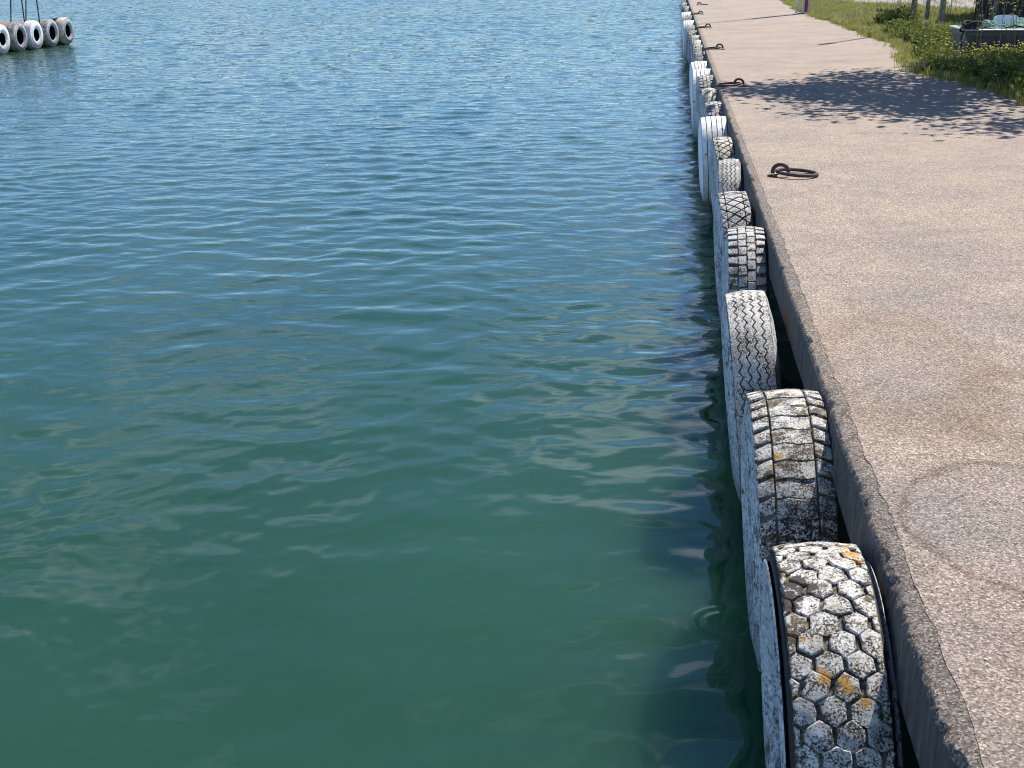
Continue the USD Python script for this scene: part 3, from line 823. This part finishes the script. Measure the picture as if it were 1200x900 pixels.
# ------------------------------------------------------------------ mooring rings
RINGS = [(0.80, 9.22, 14.0, 0, 'nearest rusty iron mooring ring, lying flat on the quay pavement'),
         (0.90, 15.82, 188.0, 1, 'rusty mooring ring lying toward the quay edge at the tip of the tree shadow'),
         (0.89, 22.06, 184.0, 1, 'chunky rusty mooring ring between the second and fourth along the quay edge'),
         (0.87, 28.52, 182.0, 1, 'rusty mooring ring reaching over the quay edge, fourth from the near end'),
         (0.85, 35.05, 184.0, 1, 'small-looking rusty mooring ring, fifth from the near end of the quay'),
         (0.88, 41.53, 10.0, 0, 'farthest rusty mooring ring near the top edge of the photo')]
ring_proto = None
for x, y, rz, over, label in RINGS:
    if ring_proto is None:
        t = ring_proto = thing('mooring_ring', label, 'mooring ring', (x, y, 0), rz=rz, group='mooring rings along the quay edge')
        a = np.linspace(0, 2 * pi, 48, endpoint=False)
        ringm = tube(np.stack([0.16 + 0.145 * np.cos(a), 0.145 * np.sin(a), 0.024 + 0.010 * np.cos(a) * -1], 1), 0.0132, 10, closed=True)
        obj('ring', ringm, iron_look, t, smooth=True)
        b = np.linspace(-0.25, pi + 0.25, 16)
        ez = 0.035 + 0.052 * np.sin(b)
        eye = tube(np.stack([0.035 - 0.052 * np.cos(b), 0.035 * np.cos(b) * 0.6, ez], 1), 0.0145, 10)
        obj('eye_staple', eye, iron_look, t, smooth=True)
        pl = trimesh.creation.cylinder(0.035, 0.012, sections=18); pl.apply_translation((-0.02, 0.02, 0.006))
        obj('base_plate', pl, iron_look, t)
    else:
        thing('mooring_ring', label, 'mooring ring', (x, y, 0), rz=rz, group='mooring rings along the quay edge', ref=ring_proto.GetPrim())

# ------------------------------------------------------------------ floating pontoon at the left
deck_look = simple('weathered_deck_look', (0.26, 0.175, 0.135), rough=0.85, var=0.3, scale=4.0, bump=0.004, bscale=40)
hull_look = simple('dark_hull_look', (0.06, 0.05, 0.042), rough=0.85, var=0.5, scale=8.0)
rail_look = simple('dark_rail_look', (0.02, 0.022, 0.025), rough=0.4, var=0.1)
DZ = -0.36
pon = thing('pontoon', 'low floating pontoon with weathered brown deck and white tyres, at upper left', 'pontoon', (-20.68, 39.45, WATER_Z))
dz = DZ - WATER_Z
obj('hull', tbox(-4.2, -0.06, -4.5, 2.72, -0.4, dz - 0.07), hull_look, pon)
for i in range(36):
    y0 = -4.6 + i * 0.2055
    obj('deck_plank', tbox(-4.3, 0.0, y0, y0 + 0.198, dz - 0.07 + 0.002 * (i % 3), dz + 0.003 * ((i * 7) % 4)), deck_look, pon)
for y0 in (0.15, 1.15):
    a = np.linspace(0, pi, 16)
    pts = np.vstack([[(-0.12, y0, dz)], np.stack([-0.30 + 0.18 * np.cos(a), y0 + 0 * a, dz + 0.85 + 0.25 * np.sin(a)], 1), [(-0.55, y0 - 0.1, dz)]])
    obj('ladder_rail', tube(pts, 0.022, 8), rail_look, pon, smooth=True)
for y0 in (2.45, 1.9, -0.4):
    obj('mooring_cleat', cat_m([tube([(-0.22, y0 - 0.2, dz + 0.09), (-0.22, y0 + 0.2, dz + 0.09)], 0.03), tbox(-0.26, -0.18, y0 - 0.06, y0 + 0.06, dz, dz + 0.09)]), rail_look, pon)
for k, (dy, lab) in enumerate([(2.25, 'white tyre at the far right corner of the floating pontoon'), (1.12, 'white tyre second from the right end of the floating pontoon'), (0.02, 'white tyre third from the right end of the floating pontoon'), (-1.05, 'white tyre fourth from the right end of the floating pontoon'), (-2.15, 'white tyre cut by the left frame edge on the floating pontoon')]):
    p, R0, W0 = PROTO['worn' if k == 0 else ('dia', 'rib', 'dia', 'rib')[k - 1]]
    thing('tyre', lab, 'tyre', (-20.68 - 0.16 + 0.33, 39.45 + dy, WATER_Z + 0.44), ry=0, rz=180, rx=60 * k, scale=(0.27 / W0, 0.45 / R0, 0.45 / R0), group='tyre fenders along the pontoon', ref=p.GetPrim())

# ------------------------------------------------------------------ vegetation
leaf_look = leaf_mat('leaf_look', (0.030, 0.052, 0.012), (0.085, 0.115, 0.028))
weed_look = leaf_mat('weed_look', (0.10, 0.135, 0.022), (0.27, 0.285, 0.055))
grass_look = leaf_mat('grass_look', (0.19, 0.215, 0.04), (0.38, 0.37, 0.10))
straw_look = leaf_mat('dry_stalk_look', (0.20, 0.17, 0.08), (0.34, 0.29, 0.15), 0.2)
flower_look = simple('yellow_flower_look', (0.62, 0.47, 0.03), rough=0.6, var=0.15)
bark_look = simple('bark_look', (0.12, 0.10, 0.085), rough=0.9, var=0.6, scale=20, bump=0.01, bscale=40)


def leaves(centres, size, r, per=1, up=0.3):
    """Folded two-triangle-pair leaves at the given points."""
    n = len(centres)
    d = r.normal(size=(n, 3)); d[:, 2] = d[:, 2] * 0.6 + up; d /= np.linalg.norm(d, axis=1, keepdims=True)
    s = np.cross(d, r.normal(size=(n, 3))); s /= np.linalg.norm(s, axis=1, keepdims=True)
    nn = np.cross(d, s)
    L = size * r.uniform(0.6, 1.3, (n, 1))
    b = centres; tip = b + d * L
    l_ = b + d * L * 0.45 + s * L * 0.3 + nn * L * 0.08
    r_ = b + d * L * 0.45 - s * L * 0.3 + nn * L * 0.08
    V = np.stack([b, l_, tip, r_], 1).reshape(-1, 3)
    k = np.arange(n)[:, None] * 4
    F = np.concatenate([k + [0, 1, 2], k + [0, 2, 3]])
    return trimesh.Trimesh(V, F, process=False)


def scatter(name, protos, pos, yaw, scl, which, label, cat):
    """A PointInstancer of small plants: one object."""
    pth = numbered('/World', name)
    pin = UsdGeom.PointInstancer.Define(stage, pth)
    rel = pin.CreatePrototypesRel()
    for i, (mm, mat) in enumerate(protos):
        usdkit.mesh(stage, pth + '/prototype_%03d' % i, mm, mat)
        rel.AddTarget(pth + '/prototype_%03d' % i)
    pin.CreatePositionsAttr(Vt.Vec3fArray.FromNumpy(np.asarray(pos, np.float32)))
    q = np.stack([np.cos(yaw / 2), 0 * yaw, 0 * yaw, np.sin(yaw / 2)], 1)
    pin.CreateOrientationsAttr(Vt.QuathArray([Gf.Quath(float(a), float(b), float(c), float(d)) for a, b, c, d in q]))
    pin.CreateScalesAttr(Vt.Vec3fArray.FromNumpy(np.repeat(np.asarray(scl, np.float32)[:, None], 3, 1)))
    pin.CreateProtoIndicesAttr(Vt.IntArray.FromNumpy(np.asarray(which, np.int32)))
    tag(pin, label, cat, kind='stuff')


r = np.random.default_rng(31)


def grass_tuft(r, n, hgt, spread, wid):
    V, F = [], []
    for i in range(n):
        b = np.array([r.normal(0, spread), r.normal(0, spread), 0])
        a = r.uniform(0, 2 * pi); lean = r.uniform(0.1, 0.8) * hgt
        hh = hgt * r.uniform(0.5, 1.2)
        s = np.array([-math.sin(a), math.cos(a), 0]) * wid
        tip = b + np.array([math.cos(a) * lean, math.sin(a) * lean, hh])
        mid = b + np.array([math.cos(a) * lean * 0.35, math.sin(a) * lean * 0.35, hh * 0.62])
        k = len(V)
        V += [b - s, b + s, mid + s * 0.8, mid - s * 0.8, tip]
        F += [[k, k + 1, k + 2], [k, k + 2, k + 3], [k + 3, k + 2, k + 4]]
    return trimesh.Trimesh(V, F, process=False)


edge_x = lambda y: np.interp(y, by, bx)
# mown grass
N = 16000
gy = 5.0 + 43.5 * r.uniform(0, 1, N) ** 0.9
gx = edge_x(gy) - 0.06 + np.abs(r.normal(0, 1, N)) * 0.04 + 7.5 * r.uniform(0, 1, N) ** 1.3
keep = ~((gy > 36.2 + (8.2 - gx) * np.where(gx < 8.2, 2.2, 0.5) + 0.5 * np.sin(3 * gx)) & (gx > 5.4))
keep |= r.uniform(size=N) < 0.04
gx, gy = gx[keep], gy[keep]
scatter('grass', [(grass_tuft(r, 26, 0.10, 0.05, 0.004), grass_look), (grass_tuft(r, 26, 0.07, 0.06, 0.004), grass_look), (grass_tuft(r, 18, 0.16, 0.05, 0.0035), straw_look)],
        np.stack([gx, gy, 0 * gx], 1), r.uniform(0, 2 * pi, len(gx)), r.uniform(0.7, 1.35, len(gx)), r.choice([0, 1, 2], len(gx), p=[0.5, 0.42, 0.08]), 'rough yellow-green grass along the right side of the quay', 'grass')


def weed_plant(r, hgt, n):
    st = []
    pts = []
    for k in range(5):
        a = r.uniform(0, 2 * pi); l_ = hgt * r.uniform(0.6, 1.1)
        tip = np.array([math.cos(a) * l_ * 0.45, math.sin(a) * l_ * 0.45, l_])
        s = np.linspace(0, 1, 5)[:, None]
        st.append(tube(tip * s * np.array([1, 1, 1]) + np.array([0, 0, 0]), np.linspace(0.006, 0.003, 5), 4))
        q = r.uniform(0.12, 1.0, n // 5)
        pts.append(tip * q[:, None] + r.normal(0, 0.035, (n // 5, 3)))
    return cat_m(st + [leaves(np.concatenate(pts), 0.085, r)])


def flower_head(r, hgt):
    pts = [np.array([r.normal(0, 0.08), r.normal(0, 0.08), hgt * r.uniform(0.8, 1.15)]) for _ in range(4)]
    ms = []
    for p_ in pts:
        s_ = trimesh.creation.icosphere(0, 0.013); s_.apply_scale((1, 1, 0.55)); s_.apply_translation(p_); ms.append(s_)
    return cat_m(ms)


# tall leafy weeds: a bank in front of the tub, thinning along the pavement edge
N = 1500
wx, wy, ws = [], [], []
for _ in range(N):
    u = r.uniform()
    if u < 0.72:
        y = r.uniform(12.8, 19.5)
        top = 5.9
        x = r.uniform(edge_x(y) + 0.08, top)
        s = np.interp(x - edge_x(y), [0.0, 0.5, 1.5], [0.4, 0.75, 0.95]) * r.uniform(0.7, 1.2) * np.interp(y, [15.5, 18.5], [1.0, 0.55])
    elif u < 0.9:
        y = r.uniform(18.0, 25.5); x = edge_x(y) + 0.15 + abs(r.normal(0, 0.6)); s = r.uniform(0.35, 0.8)
        if 3.85 < x < 6.0 and y < 20.9:
            continue
    else:
        a = r.uniform(0, 2 * pi); q = math.sqrt(r.uniform()) * 0.42
        if r.uniform() < 0.88:
            continue
        x, y, s = 4.85 + 0.9 * q * math.cos(a), 28.6 + q * math.sin(a), r.uniform(0.6, 1.0)
    wx.append(x); wy.append(y); ws.append(s)
wx, wy, ws = map(np.array, (wx, wy, ws))
scatter('weeds', [(weed_plant(r, 0.36, 60), weed_look), (weed_plant(r, 0.30, 60), leaf_look), (weed_plant(r, 0.44, 50), weed_look)], np.stack([wx, wy, 0 * wx], 1), r.uniform(0, 2 * pi, len(wx)), ws, r.integers(0, 3, len(wx)), 'bank of leafy green weeds around the grey fish tub and pavement edge', 'weeds')
N = 150
fy = r.uniform(15.5, 19.45, N); fx = r.uniform(3.85, 5.8, N)
fx = np.where(fx < edge_x(fy) + 0.3, fx + 0.5, fx)
scatter('yellow_flowers', [(flower_head(r, 0.30), flower_look), (flower_head(r, 0.25), flower_look)], np.stack([fx, fy, 0 * fx], 1), r.uniform(0, 2 * pi, N), r.uniform(0.75, 1.15, N), r.integers(0, 2, N), 'yellow flower heads over the weeds in front of the grey tub', 'flowers')
# dry stalks standing out of the weeds
N = 80
sx_ = np.concatenate([r.uniform(4.3, 5.3, 14), r.uniform(4.3, 7.0, 66)]); sy_ = np.concatenate([r.uniform(18.6, 19.4, 14), r.uniform(23.5, 31.0, 66)])


def stalk(r):
    s = np.linspace(0, 1, 5)[:, None]
    tip = np.array([r.normal(0, 0.1), r.normal(0, 0.1), 0.75])
    seeds = tip * r.uniform(0.65, 1.0, (14, 1)) + r.normal(0, 0.015, (14, 3))
    return cat_m([tube(tip * s, 0.003, 4), leaves(seeds, 0.035, r, up=0.6)])


scatter('dry_stalks', [(stalk(r), straw_look), (stalk(r), straw_look), (stalk(r), weed_look)], np.stack([sx_, sy_, 0 * sx_], 1), r.uniform(0, 2 * pi, N), r.uniform(0.7, 1.3, N), r.integers(0, 3, N), 'thin dry stalks with seed heads standing among the weeds and grass', 'stalks')


def limb(p0, p1, r0, r1, r, bend=0.08, n=7):
    s = np.linspace(0, 1, n)
    L = np.linalg.norm(np.subtract(p1, p0))
    w = np.cumsum(r.normal(0, bend * L / n, (n, 3)), 0)
    w -= s[:, None] * w[-1]
    return tube(np.outer(1 - s, p0) + np.outer(s, p1) + w, r0 + (r1 - r0) * s, 9)


def make_tree(name, label, loc, base_r, trunk_h, crown_c, crown_r, nclump, nleaf, leaf, seed, group=None):
    r = np.random.default_rng(seed)
    t = thing(name, label, 'tree', loc, group=group)
    cc = np.array(crown_c, float)
    top = cc * np.array([0.6, 0.6, 0]) + np.array([0, 0, trunk_h])
    trunk = [limb((0, 0, -0.05), top, base_r, base_r * 0.6, r, 0.05, 9)]
    cs = []
    for i in range(nclump):
        d = r.normal(size=3); d /= np.linalg.norm(d)
        q = cc + d * np.array(crown_r) * r.uniform(0.25, 1.0) ** 0.6
        cs.append(q)
        if i % 3 == 0:
            trunk.append(limb(top * r.uniform(0.75, 1.0), q, base_r * 0.32, 0.012, r, 0.12, 6))
    obj('trunk', cat_m(trunk), bark_look, t, smooth=True)
    pts = []
    for q in cs:
        k = int(nleaf / nclump * r.uniform(0.4, 1.5))
        pts.append(q + r.normal(0, 1, (k, 3)) * np.array([1, 1, 0.55]) * np.mean(crown_r) * 0.14)
    obj('crown', leaves(np.concatenate(pts), leaf, r), leaf_look, t)
    return t


make_tree('tree', 'spreading tree just off the right edge whose dappled shadow falls across the pavement', (5.5, 17.2, 0), 0.12, 2.3, (-1.0, 0.1, 3.6), (2.4, 3.4, 0.9), 84, 12500, 0.15, 77)
make_tree('sapling', 'thicker of the two slender mottled trunks standing in the grass', (5.5, 30.3, 0), 0.07, 2.6, (0.4, 0.35, 3.3), (0.7, 0.7, 0.7), 16, 700, 0.10, 78)
make_tree('sapling', 'thinner dark trunk between the mottled trunk and the bare pole', (5.66, 29.6, 0), 0.05, 2.4, (0.3, 0.3, 3.0), (0.55, 0.55, 0.6), 12, 500, 0.10, 79)
make_tree('sapling', 'slender grey trunk in front of the dark wooden shed', (7.1, 29.7, 0), 0.06, 2.4, (0.5, 0.1, 3.2), (0.7, 0.7, 0.7), 14, 600, 0.10, 80)

# bare pole, leaf-shaped vane at its head (it throws the thin shadow on the pavement)
steel_look = simple('grey_steel_look', (0.09, 0.09, 0.09), rough=0.6, metallic=0.0, var=0.2, scale=8)
pale_steel = simple('pale_steel_look', (0.42, 0.42, 0.43), rough=0.5, metallic=0.2, var=0.15, scale=8)
red_look = simple('red_paint_look', (0.20, 0.018, 0.025), rough=0.5, var=0.2, scale=6)
pole = thing('pole', 'thin dark bare pole standing in the grass left of the shed', 'pole', (5.78, 28.5, 0))
obj('shaft', tube([(0, 0, -0.1), (0, 0, 5.0), (0, 0, 8.0)], (0.06, 0.045, 0.03), 10), steel_look, pole, smooth=30)
obj('head', tube([(0, 0, 7.7), (0, 0, 7.9), (0, 0, 8.5), (0, 0, 8.8)], (0.03, 0.075, 0.075, 0.02), 10), steel_look, pole, smooth=30)
obj('collar', trimesh.creation.cylinder(0.075, 0.12, sections=16, transform=trimesh.transformations.translation_matrix((0, 0, 0.05))), steel_look, pole)

mast = thing('mast', 'grey steel mast with dark red middle strip at the pavement edge', 'mast', (3.60, 35.2, 0))
for s in (-1, 1):
    obj('upright', tbox(s * 0.068 - 0.028, s * 0.068 + 0.028, -0.05, 0.05, 0, 4.6), pale_steel, mast)
obj('red_strip', tbox(-0.039, 0.039, -0.062, -0.02, 0.03, 4.5), red_look, mast)
obj('brace', tube([(-0.26, -0.02, 0.01), (-0.10, 0, 0.75)], 0.022, 8), pale_steel, mast)
obj('foot_plate', tbox(-0.22, 0.22, -0.12, 0.12, 0.0, 0.02), steel_look, mast)
obj('clamp', tbox(0.098, 0.13, -0.06, 0.02, 0.52, 0.60), rail_look, mast)
obj('top_spar', tube([(0, 0, 4.5), (0, 0, 6.0)], 0.035, 8), steel_look, mast)
for i in range(6):
    obj('top_link', tube([(0, 0, 6.04 + i * 0.38), (0, 0, 6.24 + i * 0.38)], 0.045, 8), steel_look, mast)
obj('stay_wire', tube([(0, 0, 5.9), (0, 0, 8.3)], 0.008, 5), steel_look, mast)

# ------------------------------------------------------------------ shed
board_look = simple('tarred_board_look', (0.013, 0.010, 0.009), rough=0.75, var=0.5, scale=6, bump=0.005, bscale=30)
roof_look = simple('dark_roof_look', (0.05, 0.045, 0.042), rough=0.8, var=0.3, scale=6)
shed = thing('shed', 'dark tarred wooden shed with horizontal boards at the upper right corner', 'shed', (6.83, 30.2, 0), rz=-14)
obj('wall', tbox(0.03, 4.5, 0.03, 3.5, 0, 2.4), board_look, shed)
for i in range(13):
    z0 = 0.02 + i * 0.183
    obj('board', tbox(0.0, 4.53, 0.0 - 0.004 * (i % 2), 0.028, z0, z0 + 0.176), board_look, shed)
    obj('board', tbox(-0.004 * ((i + 1) % 2), 0.028, 0.03, 3.5, z0, z0 + 0.176), board_look, shed)
rf = trimesh.creation.extrude_polygon(Polygon([(-0.3, 2.4), (4.83, 2.4), (2.26, 3.7)]), 4.0, engine='earcut')
rf.apply_transform(np.array([[1, 0, 0, 0], [0, 0, -1, 3.75], [0, 1, 0, 0], [0, 0, 0, 1.0]]))
obj('roof', rf, roof_look, shed)

# ------------------------------------------------------------------ fish tub, net, lid, rope
tub_look = simple('grey_plastic_look', (0.042, 0.043, 0.044), rough=0.5, var=0.15, scale=5, bump=0.002, bscale=20)
rim_look = simple('pale_rim_look', (0.22, 0.26, 0.25), rough=0.5, var=0.15, scale=9)
TX, TY = 4.97, 20.15
tub = thing('fish_tub', 'large grey plastic fish tub standing in the weeds', 'tub', (TX, TY, 0), scale=(1, 1, 0.74))


def rrect(hx, hy, rad, z, n=6):
    pts = []
    for cx, cy, a0 in ((hx - rad, hy - rad, 0), (-hx + rad, hy - rad, pi / 2), (-hx + rad, -hy + rad, pi), (hx - rad, -hy + rad, 1.5 * pi)):
        for a in np.linspace(a0, a0 + pi / 2, n):
            pts.append((cx + rad * math.cos(a), cy + rad * math.sin(a), z))
    return np.array(pts + pts[:1])


body = grid_mesh(np.stack([rrect(0.56, 0.46, 0.08, 0.08), rrect(0.58, 0.48, 0.08, 0.10), rrect(0.605, 0.505, 0.08, 0.46), rrect(0.625, 0.525, 0.08, 0.465), rrect(0.63, 0.53, 0.08, 0.56),
                           rrect(0.575, 0.475, 0.06, 0.56), rrect(0.53, 0.43, 0.06, 0.14), rrect(0.05, 0.05, 0.04, 0.14)]))
body.fix_normals()
obj('body', body, tub_look, tub)
rim = grid_mesh(np.stack([rrect(0.632, 0.532, 0.08, 0.562), rrect(0.66, 0.56, 0.09, 0.566), rrect(0.665, 0.565, 0.09, 0.59), rrect(0.655, 0.555, 0.09, 0.60), rrect(0.58, 0.48, 0.06, 0.60), rrect(0.57, 0.47, 0.06, 0.57)]))
rim.fix_normals()
obj('rim', rim, rim_look, tub, smooth=40)
for x0 in (-0.42, -0.14, 0.14, 0.42):
    obj('rib', tbox(x0 - 0.02, x0 + 0.02, -0.545, -0.50, 0.12, 0.46), tub_look, tub)
for x0 in (-0.45, 0.45):
    obj('foot', tbox(x0 - 0.1, x0 + 0.1, -0.42, 0.42, 0.0, 0.081), tub_look, tub)

net_look = usdkit.material(stage, LOOK + 'green_net_look', {
    'g': ('geometry', {}), 'v': ('voronoi_texture', {'feature': 'distance_to_edge', 'scale': 28.0}),
    'r': ('rgb_ramp', {'ramp': [(0.0, (0.02, 0.20, 0.15)), (0.15, (0.014, 0.12, 0.09)), (0.4, (0.008, 0.05, 0.038))]}),
    'b': ('bump', {'strength': 1.0, 'distance': 0.03, 'invert': True}), 'p': ('principled_bsdf', {'roughness': 0.7})},
    [('g.position', 'v.vector'), ('v.distance', 'r.fac'), ('r.color', 'p.base_color'), ('v.distance', 'b.height'), ('b.normal', 'p.normal')], surface='p.BSDF')


def heap(nx, ny, hx, hy, f, seed, rough=0.1):
    X, Y = np.meshgrid(np.linspace(-hx, hx, nx), np.linspace(-hy, hy, ny), indexing='ij')
    Zz = f(X, Y) + (fbm(np.stack([X * 6, Y * 6, 0 * X + seed], -1), 4, seed) - 0.5) * rough * 2
    top = np.stack([X, Y, Zz], -1)
    g_ = grid_mesh(top)
    lowz = grid_mesh(np.stack([X, Y, Zz * 0 + Zz.min() - 0.05], -1)[::-1])
    return cat_m([g_, lowz])


nt = thing('fishing_net', 'green fishing net heaped in the grey tub', 'net', (TX, TY, 0.42))
nm = heap(60, 50, 0.50, 0.40, lambda X, Y: -0.06 + 0.16 * np.exp(-((X + 0.18) / 0.16) ** 2 - (Y / 0.3) ** 2) + 0.22 * np.exp(-((X - 0.30) / 0.2) ** 2 - ((Y - 0.05) / 0.3) ** 2), 4, 0.09)
obj('net_heap', nm, net_look, nt, smooth=True)
# a bundle of the net hangs over the right rim
rn = np.random.default_rng(9)
strands = []
for k in range(26):
    a = rn.uniform(-0.35, 0.35)
    pts = [(0.42, a * 0.8, 0.06 + rn.uniform(0, 0.08)), (0.60, a, 0.16 + rn.uniform(0, 0.06)), (0.74, a + rn.normal(0, 0.03), 0.08), (0.78 + rn.uniform(-0.03, 0.08), a + rn.normal(0, 0.05), -0.2 - rn.uniform(0, 0.2))]
    pts = np.array(pts)
    tt = np.linspace(0, 3, 12)
    sm = np.stack([np.interp(tt, np.arange(4), pts[:, i]) for i in range(3)], 1)
    sm[1:-1] = (sm[:-2] + sm[1:-1] * 2 + sm[2:]) / 4
    strands.append(tube(sm, 0.024, 6))
obj('net_bundle', cat_m(strands), net_look, nt, smooth=True)
black_rope = simple('black_rope_look', (0.012, 0.012, 0.013), rough=0.8, var=0.3, scale=40)
rp = []
for k in range(5):
    a = np.linspace(0, 2 * pi, 20, endpoint=False)
    rp.append(tube(np.stack([0.12 * np.cos(a) + rn.normal(0, 0.02), 0.09 * np.sin(a), 0.03 * np.sin(2 * a + k) + 0.012 * k + rn.normal(0, 0.01) + 0.02], 1), 0.016, 6, closed=True))
rp.append(tube([(0.1, 0, 0.03), (0.35, -0.02, -0.02), (0.6, 0.02, 0.04), (0.85, 0.0, 0.0)], 0.014, 6))
rp.append(tube([(-0.1, -0.05, 0.03), (-0.17, -0.1, -0.1), (-0.16, -0.12, -0.25)], 0.014, 6))
obj('rope', cat_m(rp), black_rope, label='black rope coiled on the left rim of the grey tub', cat='rope', smooth=True)
stage.GetPrimAtPath('/World/rope')
UsdGeom.Xformable(stage.GetPrimAtPath('/World/rope')).AddTranslateOp().Set(Gf.Vec3d(TX - 0.52, TY - 0.44, 0.445))
tag(stage.GetPrimAtPath('/World/rope'), cat='rope')

lid_look = simple('white_plastic_look', (0.72, 0.74, 0.77), rough=0.45, var=0.06, scale=3)
lp = box(-0.19, 0, 0.19, 0.57).buffer(-0.08).buffer(0.08)
lm = trimesh.creation.extrude_polygon(lp, 0.06, engine='earcut')
lm.apply_transform(trimesh.transformations.rotation_matrix(pi / 2 - 0.12, (1, 0, 0)))
ld = thing('plastic_lid', 'white rounded plastic lid propped upright behind the grey tub', 'lid', (5.27, 21.1, 0.0))
obj('panel', lm, lid_look, ld)
lb = box(-0.15, 0.05, 0.15, 0.53).buffer(-0.1).buffer(0.1)
lb = trimesh.creation.extrude_polygon(lb.difference(lb.buffer(-0.02)), 0.012, engine='earcut')
lb.apply_translation((0, 0, 0.06))
lb.apply_transform(trimesh.transformations.rotation_matrix(pi / 2 - 0.12, (1, 0, 0)))
obj('raised_border', lb, lid_look, ld)
# ------------------------------------------------------------------ small loose stones on the pavement
rs = np.random.default_rng(44)
st = []
for k in range(170):
    y = 2.2 + 30 * rs.uniform() ** 1.6
    x = rs.uniform(0.72, 3.6)
    s = trimesh.creation.icosphere(0, rs.uniform(0.002, 0.005) * (1 + y * 0.05))
    s.vertices *= rs.uniform(0.6, 1.3, s.vertices.shape) * np.array([1, 1, 0.5])
    s.apply_translation((x, y, 0.002))
    st.append(s)
obj('loose_stones', cat_m(st), simple('pale_stone_look', (0.42, 0.37, 0.31), var=0.4, scale=20), label='scattered tiny loose stones on the quay pavement', cat='stones', kind='stuff')
